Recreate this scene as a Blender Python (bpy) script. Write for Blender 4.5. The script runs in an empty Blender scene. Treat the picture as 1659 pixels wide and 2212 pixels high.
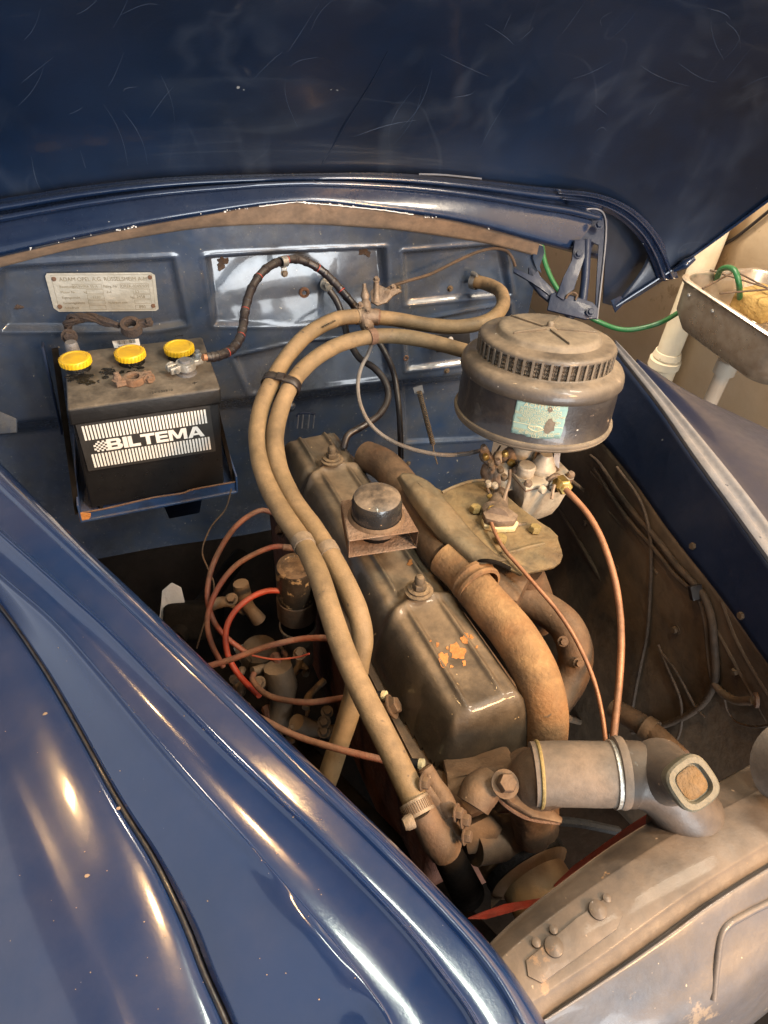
import bpy, bmesh, math, random
from mathutils import Vector, Matrix
from mathutils.bvhtree import BVHTree
random.seed(7)
V = Vector
scene = bpy.context.scene
col = scene.collection
# ---------------------------------------------------------------- camera
F = 1400.0; CX, CY = 829.5, 1106.0          # reference picture 1659 x 2212
CAM = V((0, 0, 1.6)); PITCH, ROLL, YAW = map(math.radians, (42, 4.4, 20))
_fh = V((math.sin(YAW), math.cos(YAW), 0))
FW = _fh*math.cos(PITCH) - V((0, 0, 1))*math.sin(PITCH)
_r = FW.cross(V((0, 0, 1))).normalized(); _u = _r.cross(FW)
RT = _r*math.cos(ROLL) + _u*math.sin(ROLL); UP = _u*math.cos(ROLL) - _r*math.sin(ROLL)
cd = bpy.data.cameras.new('camera'); cam = bpy.data.objects.new('camera', cd); col.objects.link(cam)
cd.sensor_fit = 'VERTICAL'; cd.sensor_height = 24; cd.lens = 24*F/2212.0
cd.clip_start = .02; cd.clip_end = 100
m = Matrix((RT, UP, -FW)).transposed().to_4x4(); m.translation = CAM
cam.matrix_world = m
scene.camera = cam
# ---------------------------------------------------------------- light
w = bpy.data.worlds.new('World'); scene.world = w; w.use_nodes = True
bg = w.node_tree.nodes['Background']
bg.inputs[0].default_value = (.82, .88, 1.0, 1); bg.inputs[1].default_value = .50
def area(name, loc, target, sx, sy, power, color):
    l = bpy.data.lights.new(name, 'AREA'); l.shape = 'RECTANGLE'; l.size = sx; l.size_y = sy
    l.energy = power; l.color = color
    o = bpy.data.objects.new(name, l); col.objects.link(o); o.location = loc
    o.rotation_euler = (V(target)-V(loc)).to_track_quat('-Z', 'Y').to_euler()
    return o
area('ceiling_light', (1.0, -.75, 2.95), (.35, .7, .9), .30, 1.3, 40, (1.0, .96, .88))
area('doorway_light', (.75, -2.7, 1.15), (.4, 1.2, 1.0), 1.7, 1.3, 60, (.92, .97, 1.0))
area('work_lamp', (.95, -.55, 1.75), (.42, .32, .8), .24, .18, 19, (1.0, .56, .24))
area('tube_lamp', (.22, .50, 2.80), (.2, .4, 1.0), .06, .45, 4, (.93, 1.0, .84))
area('bulb_lamp', (-.22, .86, 2.75), (-.1, .2, 1.0), .12, .09, 5, (1.0, .60, .25))
area('bulb_lamp', (-.95, 1.15, 2.75), (-.1, .2, 1.0), .12, .06, 3, (1.0, .60, .25))
area('wall_fill', (.75, 2.3, 2.75), (1.9, 2.0, .5), .4, .4, 62, (1.0, .86, .68))  # added fill light, brightens the tan wall past the bonnet
area('sink_fill', (1.3, .2, 2.6), (1.9, 1.6, .6), .4, .4, 34, (1.0, .84, .64))  # added fill light for the sink and the wall around it
vs = scene.view_settings; vs.view_transform = 'Standard'; vs.look = 'None'; vs.exposure = .85; vs.gamma = 1
# ---------------------------------------------------------------- picture -> place
def ray(px, py): return FW + RT*((px-CX)/F) + UP*((CY-py)/F)
def P(px, py, d): return CAM + ray(px, py)*d
def PZ(px, py, z): r = ray(px, py); return CAM + r*((z-CAM.z)/r.z)
def PY(px, py, y): r = ray(px, py); return CAM + r*((y-CAM.y)/r.y)
def PXX(px, py, x): r = ray(px, py); return CAM + r*((x-CAM.x)/r.x)
def PP(px, py, o, n): r = ray(px, py); return CAM + r*((o-CAM).dot(n)/r.dot(n))
def crop3(x, y, d): return P(995.4+.2*x, 940+.2*y, d)
# ---------------------------------------------------------------- materials
def mat(name, base, base2=None, rough=.5, rough2=None, metal=0, coat=0, dust=None, damt=.5, dup=.5, dscale=14,
        nscale=25, bump=.15, bscale=180, chip=None, chip_t=.66, chip_scale=22, fleck=None, fleck_t=.78, fleck_scale=140,
        scratch=None, scratch_scale=3, spec=.5, lump=0, lump_scale=12, drough=.82, oil=0, oscale=9):
    m = bpy.data.materials.new(name); m.use_nodes = True
    nt = m.node_tree; N = nt.nodes; L = nt.links; b = N['Principled BSDF']
    tc = N.new('ShaderNodeTexCoord').outputs['Object']
    def noise(s, det=6, r=.6, dist=0):
        n = N.new('ShaderNodeTexNoise'); n.inputs['Scale'].default_value = s; n.inputs['Detail'].default_value = det
        n.inputs['Roughness'].default_value = r; n.inputs['Distortion'].default_value = dist
        L.new(tc, n.inputs['Vector']); return n.outputs['Fac']
    def rng(x, a, c, lo=0., hi=1.):
        n = N.new('ShaderNodeMapRange'); n.inputs[1].default_value = a; n.inputs[2].default_value = c
        n.inputs[3].default_value = lo; n.inputs[4].default_value = hi; L.new(x, n.inputs[0]); return n.outputs[0]
    def mth(op, a, c):
        n = N.new('ShaderNodeMath'); n.operation = op
        for i, q in enumerate((a, c)):
            if isinstance(q, (int, float)): n.inputs[i].default_value = q
            else: L.new(q, n.inputs[i])
        return n.outputs[0]
    def mix(f, a, c):
        n = N.new('ShaderNodeMix'); n.data_type = 'RGBA'
        if isinstance(f, (int, float)): n.inputs[0].default_value = f
        else: L.new(f, n.inputs[0])
        for i, q in ((6, a), (7, c)):
            if isinstance(q, tuple): n.inputs[i].default_value = (*q, 1)
            else: L.new(q, n.inputs[i])
        return n.outputs[2]
    base2 = base2 or tuple(c*.62 for c in base)
    n1 = noise(nscale, 8, .65)
    colr = mix(rng(n1, .35, .65), base, base2)
    rg = None
    if scratch:
        mp = N.new('ShaderNodeMapping'); L.new(tc, mp.inputs[0]); mp.inputs['Rotation'].default_value = (.3, .75, .2); mp.inputs['Scale'].default_value = (1, 1, .10)
        tc0 = tc; tc = mp.outputs[0]
        s1 = noise(scratch_scale, 1, .3, .25); s2 = noise(scratch_scale*1.7, 3, .5, .3); tc = tc0
        line = mth('SUBTRACT', 1, rng(mth('ABSOLUTE', mth('SUBTRACT', s1, .5), 0), 0, .004))
        soft = mth('SUBTRACT', 1, rng(mth('ABSOLUTE', mth('SUBTRACT', s2, .47), 0), 0, .06))
        mp2 = N.new('ShaderNodeMapping'); L.new(tc, mp2.inputs[0]); mp2.inputs['Rotation'].default_value = (1.1, -.5, .9); mp2.inputs['Scale'].default_value = (1, .10, .8)
        tc = mp2.outputs[0]; s3 = noise(scratch_scale*1.6, 1, .3, .15); s4 = noise(scratch_scale*4, 4, .6, .3); tc = tc0
        l2 = mth('SUBTRACT', 1, rng(mth('ABSOLUTE', mth('SUBTRACT', s3, .52), 0), 0, .004)); l3 = mth('SUBTRACT', 1, rng(mth('ABSOLUTE', mth('SUBTRACT', s3, .44), 0), 0, .025))
        line = mth('ADD', line, mth('ADD', mth('MULTIPLY', l2, .8), mth('MULTIPLY', l3, mth('MULTIPLY', rng(s4, .45, .6), .35))))
        f = mth('MULTIPLY', mth('ADD', mth('MULTIPLY', line, .10), mth('MULTIPLY', soft, .13)), rng(noise(scratch_scale*1.3, 3), .42, .62))
        colr = mix(f, colr, scratch)
    if chip:
        cf = rng(noise(chip_scale, 8, .7), chip_t, chip_t+.03)
        colr = mix(cf, colr, chip)
    dm = None
    if dust:
        dn = rng(noise(dscale, 9, .66), .34, .64)
        g = N.new('ShaderNodeNewGeometry'); sp = N.new('ShaderNodeSeparateXYZ'); L.new(g.outputs['Normal'], sp.inputs[0])
        up = rng(sp.outputs['Z'], .30, .97, 0, dup)
        dm = mth('ADD', mth('MULTIPLY', mth('ADD', up, damt), mth('ADD', mth('MULTIPLY', dn, 1.0), .16)), 0)
        cl = N.new('ShaderNodeClamp'); L.new(dm, cl.inputs[0]); cl.inputs[2].default_value = .96; dm = cl.outputs[0]
        dc = mix(rng(noise(dscale*6, 6, .7), .35, .65), dust, tuple(c*.68 for c in dust))
        colr = mix(dm, colr, dc)
    if oil:
        om = mth('MULTIPLY', rng(noise(oscale, 7, .62, .4), .50, .66), oil)
        colr = mix(om, colr, (.012, .009, .007))
    if fleck:
        ff = rng(noise(fleck_scale, 2, .5), fleck_t, fleck_t+.03)
        colr = mix(ff, colr, fleck)
    L.new(colr, b.inputs['Base Color'])
    r0 = rng(noise(nscale*2.3, 5), .3, .7, rough*.8, rough2 or min(1, rough*1.25))
    if dm is not None:
        k = N.new('ShaderNodeMix'); k.data_type = 'FLOAT'; L.new(dm, k.inputs[0]); L.new(r0, k.inputs[2]); k.inputs[3].default_value = drough
        r0 = k.outputs[0]
        if metal:
            L.new(mth('MULTIPLY', mth('SUBTRACT', 1, dm), metal), b.inputs['Metallic'])
        if coat: L.new(mth('MULTIPLY', mth('SUBTRACT', 1, dm), coat), b.inputs['Coat Weight'])
    else:
        b.inputs['Metallic'].default_value = metal; b.inputs['Coat Weight'].default_value = coat
    b.inputs['Coat Roughness'].default_value = .06
    L.new(r0, b.inputs['Roughness']); b.inputs['Specular IOR Level'].default_value = spec
    if oil: r0 = mth('SUBTRACT', r0, mth('MULTIPLY', om, .35))
    h = mth('MULTIPLY', noise(bscale, 5, .6), bump)
    if lump: h = mth('ADD', h, mth('MULTIPLY', noise(lump_scale, 3, .5), lump))
    bp = N.new('ShaderNodeBump'); bp.inputs['Strength'].default_value = 1; bp.inputs['Distance'].default_value = .004
    L.new(h, bp.inputs['Height']); L.new(bp.outputs[0], b.inputs['Normal'])
    return m
TAN = (.30, .205, .115); BROWN = (.17, .095, .045); GREYD = (.22, .17, .125)
M = {}
M['fire'] = mat('firewall_paint', (.020, .042, .090), (.036, .050, .074), rough=.22, coat=.75, dust=(.17, .155, .125), damt=.21, dup=.7, dscale=6, bump=.06, bscale=60, lump=.9, lump_scale=7, fleck=(.34, .32, .26), fleck_t=.74, drough=.42, oil=.3, oscale=5)
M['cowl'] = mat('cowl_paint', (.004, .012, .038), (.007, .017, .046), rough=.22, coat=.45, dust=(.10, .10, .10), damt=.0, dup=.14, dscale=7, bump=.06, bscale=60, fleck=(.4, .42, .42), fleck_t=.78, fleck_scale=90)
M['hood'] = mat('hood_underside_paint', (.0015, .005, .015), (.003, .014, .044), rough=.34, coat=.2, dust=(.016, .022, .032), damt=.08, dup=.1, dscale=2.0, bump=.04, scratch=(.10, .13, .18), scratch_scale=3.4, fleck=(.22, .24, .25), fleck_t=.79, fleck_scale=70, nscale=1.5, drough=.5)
M['fend'] = mat('fender_paint', (.0015, .018, .074), (.003, .024, .090), rough=.12, coat=1, dust=(.15, .125, .12), damt=.02, dup=.22, dscale=2.6, bump=.012, bscale=420, fleck=(.30, .28, .26), fleck_t=.79, fleck_scale=320, nscale=3, drough=.4, lump=.22, lump_scale=7)  # dust tone also stands in for a brownish reflection on the wing
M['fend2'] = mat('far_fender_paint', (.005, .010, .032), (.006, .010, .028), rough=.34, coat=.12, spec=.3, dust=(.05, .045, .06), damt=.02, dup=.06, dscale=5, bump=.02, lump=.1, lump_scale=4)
M['bead'] = mat('bead_rubber', (.008, .010, .018), rough=.3, dust=(.24, .17, .1), damt=.0, dup=.12, dscale=60, coat=.4)
M['chan'] = mat('channel_metal', (.20, .21, .24), (.12, .13, .16), rough=.42, metal=.4, dust=(.22, .2, .18), damt=.2, dup=.3, fleck=(.02, .03, .05), fleck_t=.74, fleck_scale=80)
M['inner'] = mat('bay_side_paint', (.004, .012, .036), (.008, .016, .042), rough=.45, coat=.05, spec=.3, dust=(.05, .045, .04), damt=.06, dup=.2, dscale=9, bump=.2, bscale=70, fleck=(.20, .22, .23), fleck_t=.77, fleck_scale=60)
M['grime'] = mat('grimy_bay_metal', (.045, .032, .022), (.065, .045, .028), rough=.6, dust=(.20, .125, .068), damt=.5, dup=.6, dscale=5, bump=.4, bscale=60, lump=.9, lump_scale=9, oil=.6, oscale=5)
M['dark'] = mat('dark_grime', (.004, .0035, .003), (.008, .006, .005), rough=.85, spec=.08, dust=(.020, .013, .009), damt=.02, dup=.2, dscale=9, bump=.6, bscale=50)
M['ledge'] = mat('dusty_ledge_paint', (.14, .11, .085), rough=.7, dust=(.42, .29, .19), damt=.62, dup=.5, dscale=12, bump=.15, bscale=120, oil=.25, oscale=14)
M['trayb'] = mat('chipped_blue_tray_paint', (.012, .045, .14), (.02, .05, .12), rough=.4, coat=.2, dust=(.12, .09, .07), damt=.1, dup=.5, dscale=20, bump=.3, chip=(.20, .11, .05), chip_t=.64, chip_scale=30, oil=.5, oscale=20)
M['scuff'] = mat('pale_scuff', (.035, .055, .095), (.02, .035, .07), rough=.6, bump=0, nscale=40)
M['black'] = mat('battery_plastic', (.010, .010, .012), (.014, .014, .015), rough=.3, dust=(.05, .042, .034), damt=.02, dup=.06, dscale=10, bump=.05)
M['lid'] = mat('battery_lid_plastic', (.012, .012, .013), rough=.42, dust=(.20, .165, .125), damt=.02, dup=.9, dscale=13, bump=.1, fleck=(.34, .31, .27), fleck_t=.78, chip=(.26, .13, .035), chip_t=.70, chip_scale=20)
M['yellow'] = mat('yellow_plastic', (.75, .50, .015), (.62, .36, .02), rough=.4, dust=(.30, .20, .06), damt=-.1, dup=.5, dscale=40, bump=.05)
M['acid'] = mat('wet_oil_stain', (.006, .006, .006), rough=.25, bump=.6, bscale=300)
M['lead'] = mat('lead_grey', (.20, .20, .21), rough=.55, metal=.3, dust=(.2, .17, .14), damt=.15, dup=.3, bump=.6, bscale=150)
M['leadnew'] = mat('clean_lead', (.45, .44, .40), (.35, .34, .31), rough=.38, metal=.6, bump=.35, bscale=160)
M['rusty'] = mat('rusty_clamp_metal', (.20, .14, .10), (.22, .10, .04), rough=.75, dust=(.22, .17, .13), damt=.2, dup=.3, dscale=50, bump=.8, bscale=200, oil=0.4, oscale=30)
M['rag'] = mat('frayed_strap', (.07, .045, .03), (.02, .025, .035), rough=.85, dust=(.17, .10, .055), damt=.2, dup=.3, dscale=40, bump=1, bscale=350)
M['sticker'] = mat('black_sticker', (.03, .029, .029), (.034, .033, .033), rough=.4, bump=.03)
M['white'] = mat('white_print', (.78, .78, .76), (.70, .70, .68), rough=.45, bump=0)
M['hose'] = mat('dusty_hose_rubber', (.15, .105, .05), (.10, .07, .035), rough=.6, dust=(.315, .21, .112), damt=.50, dup=.35, dscale=9, bump=.15, bscale=260, fleck=(.10, .07, .045), fleck_t=.70, fleck_scale=70, oil=.34, oscale=16, chip=(.42, .30, .17), chip_t=.68, chip_scale=22)
M['hclamp'] = mat('dull_clamp_steel', (.25, .2, .15), rough=.45, metal=.5, dust=(.30, .22, .14), damt=.35, dup=.4, dscale=30, bump=.3)
M['rclamp'] = mat('rusted_clamp_steel', (.12, .06, .035), (.09, .05, .035), rough=.7, dust=(.22, .13, .08), damt=.3, dup=.3, dscale=40, bump=.6)
M['cable'] = mat('black_cable', (.012, .008, .010), rough=.36, dust=(.10, .085, .07), damt=.08, dup=.35, dscale=30, bump=.1)
M['tanwire'] = mat('dusty_thin_wire', (.05, .032, .02), rough=.7, dust=(.15, .09, .05), damt=.3, dup=.4, dscale=40, bump=.4, oil=.5, oscale=30)
M['steelwire'] = mat('sheathed_cable', (.25, .25, .25), rough=.45, metal=.5, dust=(.28, .22, .17), damt=.35, dup=.3, bump=.5, bscale=500)
M['redwire'] = mat('red_lead_rubber', (.22, .036, .02), (.15, .04, .024), rough=.5, dust=(.20, .105, .062), damt=.68, dup=.4, dscale=14, bump=.25, oil=.5, oscale=26)
M['redbright'] = mat('bright_red_lead_rubber', (.42, .035, .015), (.34, .04, .02), rough=.45, dust=(.26, .11, .06), damt=.18, dup=.4, dscale=18, bump=.15, oil=.3, oscale=30)
M['cover'] = mat('valve_cover_enamel', (.018, .015, .012), (.030, .022, .014), rough=.36, coat=.35, dust=(.215, .155, .095), damt=.06, dup=.86, dscale=8, bump=.15, bscale=130, lump=.25, lump_scale=18, chip=(.34, .15, .04), chip_t=.72, chip_scale=38, fleck=(.36, .25, .13), fleck_t=.74, fleck_scale=120, oil=.55, oscale=9)
M['cap'] = mat('black_cap_enamel', (.022, .021, .021), rough=.28, coat=.4, dust=(.28, .21, .145), damt=.0, dup=.9, dscale=28, bump=.12, fleck=(.35, .22, .12), fleck_t=.76)
M['castd'] = mat('dusty_cast_iron', (.045, .030, .018), (.085, .042, .02), rough=.7, dust=(.20, .125, .068), damt=.22, dup=.55, dscale=10, bump=.35, bscale=120, lump=.2, oil=.6, oscale=9, fleck=(.3, .2, .12), fleck_t=.77)
M['block'] = mat('red_oxide_block', (.13, .035, .015), (.08, .025, .013), rough=.7, dust=(.12, .065, .035), damt=.3, dup=.5, dscale=9, bump=.8, bscale=80, lump=.6)
M['exh'] = mat('rusty_exhaust_iron', (.20, .09, .032), (.11, .055, .025), rough=.8, dust=(.32, .20, .09), damt=.36, dup=.45, dscale=12, bump=.45, bscale=170, lump=.25, chip=(.10, .05, .025), chip_t=.62, chip_scale=45, oil=0.45, oscale=15)
M['shield'] = mat('dusty_sheet_steel', (.10, .085, .055), (.15, .10, .05), rough=.5, metal=.3, dust=(.25, .20, .125), damt=.30, dup=.42, dscale=9, bump=.3, bscale=110, lump=.5, lump_scale=14, oil=.55, oscale=11, chip=(.13, .09, .05), chip_t=.62, chip_scale=26)
M['plate'] = mat('oily_dusty_plate', (.09, .07, .035), (.13, .075, .03), rough=.55, dust=(.22, .16, .08), damt=.35, dup=.4, dscale=12, bump=.4, bscale=110, lump=.5, oil=0.7, oscale=18)
M['zinc'] = mat('carburettor_zinc', (.50, .45, .36), (.38, .33, .26), rough=.5, metal=.25, dust=(.34, .28, .19), damt=.22, dup=.3, dscale=14, bump=.25, bscale=160, chip=(.16, .10, .06), chip_t=.68, chip_scale=30, oil=0.35, oscale=40)
M['zincd'] = mat('grimy_carburettor_zinc', (.22, .165, .12), (.11, .075, .055), rough=.5, metal=.3, dust=(.26, .19, .13), damt=.2, dup=.4, dscale=30, bump=.4, bscale=200, oil=.6, oscale=30)
M['brass'] = mat('brass', (.62, .45, .16), (.5, .34, .1), rough=.35, metal=.85, bump=.1)
M['copper'] = mat('copper_pipe', (.38, .18, .095), (.26, .12, .065), rough=.38, metal=.6, dust=(.30, .17, .10), damt=.26, dup=.35, dscale=22, bump=.08, oil=.4, oscale=20)
M['clean'] = mat('air_cleaner_enamel', (.030, .026, .024), (.045, .037, .030), rough=.42, coat=.2, dust=(.235, .185, .13), damt=.12, dup=.8, dscale=10, bump=.12, bscale=160, chip=(.24, .18, .13), chip_t=.62, chip_scale=20, fleck=(.40, .37, .33), fleck_t=.75, fleck_scale=90, nscale=9, oil=.4, oscale=11)
M['cleantop'] = mat('air_cleaner_top_dust', (.055, .047, .038), (.09, .07, .05), rough=.6, dust=(.245, .20, .145), damt=.42, dup=.5, dscale=12, bump=.14, bscale=200, oil=.3, oscale=12, fleck=(.36, .32, .26), fleck_t=.76)
M['drum'] = mat('air_cleaner_drum_enamel', (.014, .013, .015), (.026, .022, .020), rough=.36, coat=.35, dust=(.20, .155, .11), damt=.02, dup=.4, dscale=12, bump=.12, chip=(.27, .20, .14), chip_t=.61, chip_scale=14, fleck=(.45, .42, .38), fleck_t=.755, fleck_scale=100)
M['filter'] = mat('filter_wool', (.10, .06, .04), (.03, .02, .015), rough=.8, dust=(.22, .17, .12), damt=.1, dup=.3, bump=2, bscale=220, nscale=200)
M['teal'] = mat('teal_sticker', (.15, .28, .28), (.22, .33, .29), rough=.55, dust=(.33, .28, .20), damt=.05, dup=.1, dscale=30, bump=.1, chip=(.17, .12, .09), chip_t=.69, chip_scale=36)
M['cream'] = mat('cream_print', (.52, .50, .34), (.40, .37, .24), rough=.6, chip=(.2, .2, .15), chip_t=.60, chip_scale=60, bump=.1)
M['gasket'] = mat('pale_gasket', (.62, .54, .33), (.48, .38, .2), rough=.8, bump=.5)
M['plateal'] = mat('data_plate_aluminium', (.46, .46, .42), (.34, .34, .30), rough=.42, metal=.35, dust=(.36, .34, .27), damt=.25, dup=.1, dscale=25, bump=.35, bscale=90, nscale=30)
M['etch'] = mat('etched_print', (.12, .10, .06), (.22, .2, .14), rough=.6, bump=0, nscale=60)
M['bolt'] = mat('dusty_bolt', (.09, .07, .05), rough=.6, metal=.3, dust=(.26, .18, .10), damt=.3, dup=.5, dscale=50, bump=.5)
M['zbolt'] = mat('plated_bolt', (.4, .4, .38), rough=.35, metal=.8, dust=(.25, .2, .15), damt=.1, dup=.2, bump=.2)
M['bolth'] = mat('yellowed_bolt', (.20, .15, .05), rough=.6, dust=(.33, .24, .09), damt=.35, dup=.4, dscale=50, bump=.5)
M['rhose'] = mat('thick_hose_rubber', (.09, .075, .06), rough=.65, dust=(.25, .185, .135), damt=.42, dup=.5, dscale=9, bump=.15, bscale=200, oil=0.3, oscale=18)
M['rtank'] = mat('radiator_tank_paint', (.026, .022, .020), (.075, .056, .042), rough=.5, coat=.05, dust=(.20, .148, .105), damt=.30, dup=.34, dscale=4.0, bump=.10, bscale=150, lump=.12, lump_scale=16, chip=(.28, .16, .075), chip_t=.62, chip_scale=14, fleck=(.34, .25, .17), fleck_t=.73, fleck_scale=90, drough=.6, oil=.6, oscale=6)
M['shroud'] = mat('worn_grey_panel', (.040, .047, .064), (.050, .046, .046), rough=.42, coat=.2, dust=(.19, .150, .115), damt=.22, dup=.30, dscale=5, bump=.12, bscale=120, lump=.4, lump_scale=9, fleck=(.34, .28, .2), fleck_t=.74, drough=.55, chip=(.20, .15, .10), chip_t=.63, chip_scale=12, oil=.3)
M['red'] = mat('red_fan_paint', (.34, .028, .014), (.22, .025, .014), rough=.6, dust=(.16, .08, .05), damt=.3, dup=.3, dscale=14, bump=.3)
M['hub'] = mat('dusty_drum', (.42, .28, .16), (.30, .19, .10), rough=.34, metal=.3, dust=(.40, .26, .14), damt=.35, dup=.4, dscale=9, bump=.2, oil=.3, oscale=14)
M['belt'] = mat('fan_belt_rubber', (.010, .010, .011), rough=.6, dust=(.06, .045, .035), damt=.1, dup=.3, bump=.5)
M['wall'] = mat('tan_plaster', (.62, .47, .30), (.55, .39, .23), rough=.9, bump=.5, bscale=14, nscale=3, chip=(.42, .29, .16), chip_t=.60, chip_scale=4, dscale=5)
M['ceil'] = mat('painted_ceiling', (.27, .27, .27), (.22, .22, .22), rough=.9, bump=.2, nscale=3)
M['beam'] = mat('dark_beam', (.07, .05, .035), rough=.8, bump=.4)
M['floor'] = mat('garage_concrete', (.11, .09, .075), rough=.85, bump=.6, bscale=30, nscale=5)
M['pipe'] = mat('cream_painted_pipe', (.72, .64, .48), (.62, .52, .36), rough=.55, chip=(.22, .17, .1), chip_t=.69, chip_scale=30, bump=.3, bscale=60, nscale=6)
M['pvc'] = mat('grey_pvc', (.42, .37, .30), (.36, .32, .26), rough=.5, bump=.1, nscale=9)
M['steel'] = mat('stainless_steel', (.55, .50, .43), (.42, .35, .28), rough=.25, metal=.9, bump=.12, bscale=30, dust=(.24, .17, .12), damt=.16, dup=.05, dscale=7)
M['green'] = mat('green_garden_hose', (.008, .075, .022), (.012, .10, .03), rough=.4, bump=.1)
M['sponge'] = mat('yellow_sponge', (.34, .22, .07), (.26, .17, .05), rough=.9, bump=2, bscale=60)
M['cloth'] = mat('pale_rag_cloth', (.42, .40, .40), (.33, .31, .32), rough=.9, bump=.6, bscale=60)
M['orange'] = mat('orange_rust_paint', (.50, .20, .05), (.40, .17, .05), rough=.7, bump=.5, oil=.3, oscale=60)
M['redmark'] = mat('red_marks', (.5, .05, .03), rough=.5, bump=0)
# ---------------------------------------------------------------- mesh helpers
def cr(p, n=6):
    p = [V(q) for q in p]
    if len(p) < 3: return [p[0].lerp(p[-1], i/n) for i in range(n+1)]
    out = []
    for i in range(len(p)-1):
        a = p[i-1] if i else p[0]*2-p[1]; b, c = p[i], p[i+1]; d = p[i+2] if i+2 < len(p) else p[-1]*2-p[-2]
        for k in range(n):
            t = k/n
            out.append(.5*((2*b)+(c-a)*t+(2*a-5*b+4*c-d)*t*t+(3*b-a-3*c+d)*t**3))
    out.append(p[-1]); return out
def frame(axis):
    z = V(axis).normalized(); x = z.orthogonal().normalized(); return x, z.cross(x), z
class MB:
    def __init__(s): s.bm = bmesh.new(); s.mi = 0
    def ring_strip(s, rings, closed=True):
        for a, b in zip(rings[:-1], rings[1:]):
            n = len(a)
            for i in range(n if closed else n-1):
                j = (i+1) % n
                try: s.bm.faces.new((a[i], a[j], b[j], b[i]))
                except ValueError: pass
    def tube(s, pts, r, seg=12, n=6, smooth=True, caps=True, rib=None):
        q = cr(pts, n) if smooth else [V(a) for a in pts]
        if not hasattr(r, '__len__'): r = [r]*len(q)
        elif len(r) != len(q):
            rr = []
            for i in range(len(q)):
                t = i/(len(q)-1)*(len(r)-1); k = min(int(t), len(r)-2); rr.append(r[k]+(r[k+1]-r[k])*(t-k))
            r = rr
        nrm = None; rings = []
        for i, c in enumerate(q):
            t = (q[min(i+1, len(q)-1)]-q[max(i-1, 0)])
            if t.length < 1e-9: t = V((0, 0, 1))
            t.normalize()
            if nrm is None: nrm = t.orthogonal().normalized()
            nrm = (nrm-t*nrm.dot(t)).normalized(); b = t.cross(nrm)
            rd = r[i]*(1+(rib*(i % 2) if rib else 0))
            rings.append([s.bm.verts.new(c+(nrm*math.cos(2*math.pi*k/seg)+b*math.sin(2*math.pi*k/seg))*rd) for k in range(seg)])
        s.ring_strip(rings)
        if caps: s.bm.faces.new(rings[0][::-1]); s.bm.faces.new(rings[-1])
        return s
    def lathe(s, c, axis, prof, seg=48, a0=0, a1=360, close=False):
        x, y, z = frame(axis); c = V(c); rings = []
        full = abs(a1-a0) >= 359.9; n = seg if full else seg+1
        for r, h in prof:
            rings.append([s.bm.verts.new(c+z*h+(x*math.cos(math.radians(a0+(a1-a0)*k/seg))+y*math.sin(math.radians(a0+(a1-a0)*k/seg)))*max(r, 1e-5)) for k in range(n)])
        s.ring_strip(rings, full)
        if close:
            s.ring_strip([rings[-1], rings[0]], full)
        return s
    def box(s, c, ex, ey, ez, bev=0, taper=1):
        c, ex, ey, ez = V(c), V(ex)/2, V(ey)/2, V(ez)/2
        v = [s.bm.verts.new(c+ex*a*(taper if k < 0 else 1)+ey*b*(taper if k < 0 else 1)+ez*k) for k in (-1, 1) for a, b in ((-1, -1), (1, -1), (1, 1), (-1, 1))]
        f = [s.bm.faces.new([v[i] for i in q]) for q in ((3, 2, 1, 0), (4, 5, 6, 7), (0, 1, 5, 4), (1, 2, 6, 5), (2, 3, 7, 6), (3, 0, 4, 7))]
        if bev:
            bmesh.ops.bevel(s.bm, geom=list({e for q in f for e in q.edges}), offset=bev, segments=3, profile=.6, affect='EDGES')
        return s
    def prism(s, pts, ext, bev=0):
        a = [s.bm.verts.new(V(p)) for p in pts]; b = [s.bm.verts.new(V(p)+V(ext)) for p in pts]; n = len(a)
        f = [s.bm.faces.new(a), s.bm.faces.new(b[::-1])]
        for i in range(n): f.append(s.bm.faces.new((a[i], b[i], b[(i+1) % n], a[(i+1) % n])))
        if bev: bmesh.ops.bevel(s.bm, geom=list({e for q in f for e in q.edges}), offset=bev, segments=2, profile=.6, affect='EDGES')
        return s
    def surf(s, rows, nu=6, nv=6, sm=(True, True)):
        rr = [cr(r, nu) if sm[0] else [V(q) for q in r] for r in rows]
        cols = [[r[i] for r in rr] for i in range(len(rr[0]))]
        cc = [cr(c, nv) if sm[1] else c for c in cols]
        g = [[s.bm.verts.new(p) for p in c] for c in cc]
        for a, b in zip(g[:-1], g[1:]):
            for i in range(len(a)-1): s.bm.faces.new((a[i], a[i+1], b[i+1], b[i]))
        return s
    def hexbolt(s, c, axis, r, h, washer=True):
        x, y, z = frame(axis); c = V(c)
        if washer: s.lathe(c, z, [(0, 0), (r*1.45, 0), (r*1.45, h*.18), (0, h*.18)], 20)
        ring = lambda rr, hh: [s.bm.verts.new(c+z*hh+(x*math.cos(k*math.pi/3)+y*math.sin(k*math.pi/3))*rr) for k in range(6)]
        R = [ring(r, h*.15), ring(r, h*.85), ring(r*.86, h)]
        s.ring_strip(R); s.bm.faces.new(R[-1]); return s
    def screw(s, c, axis, r, h):
        x, y, z = frame(axis); c = V(c)
        s.lathe(c, z, [(r, 0), (r, h*.6), (r*.75, h), (0, h)], 16)
        return s
def thing(name, label, cat, loc, group=None):
    o = bpy.data.objects.new(name, None); o.empty_display_size = .02; col.objects.link(o); o.location = loc
    o['label'] = label; o['category'] = cat
    if group: o['group'] = group
    return o
def root_loc(o):
    l = V((0, 0, 0))
    while o is not None: l += o.location; o = o.parent
    return l
HIT = []
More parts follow.
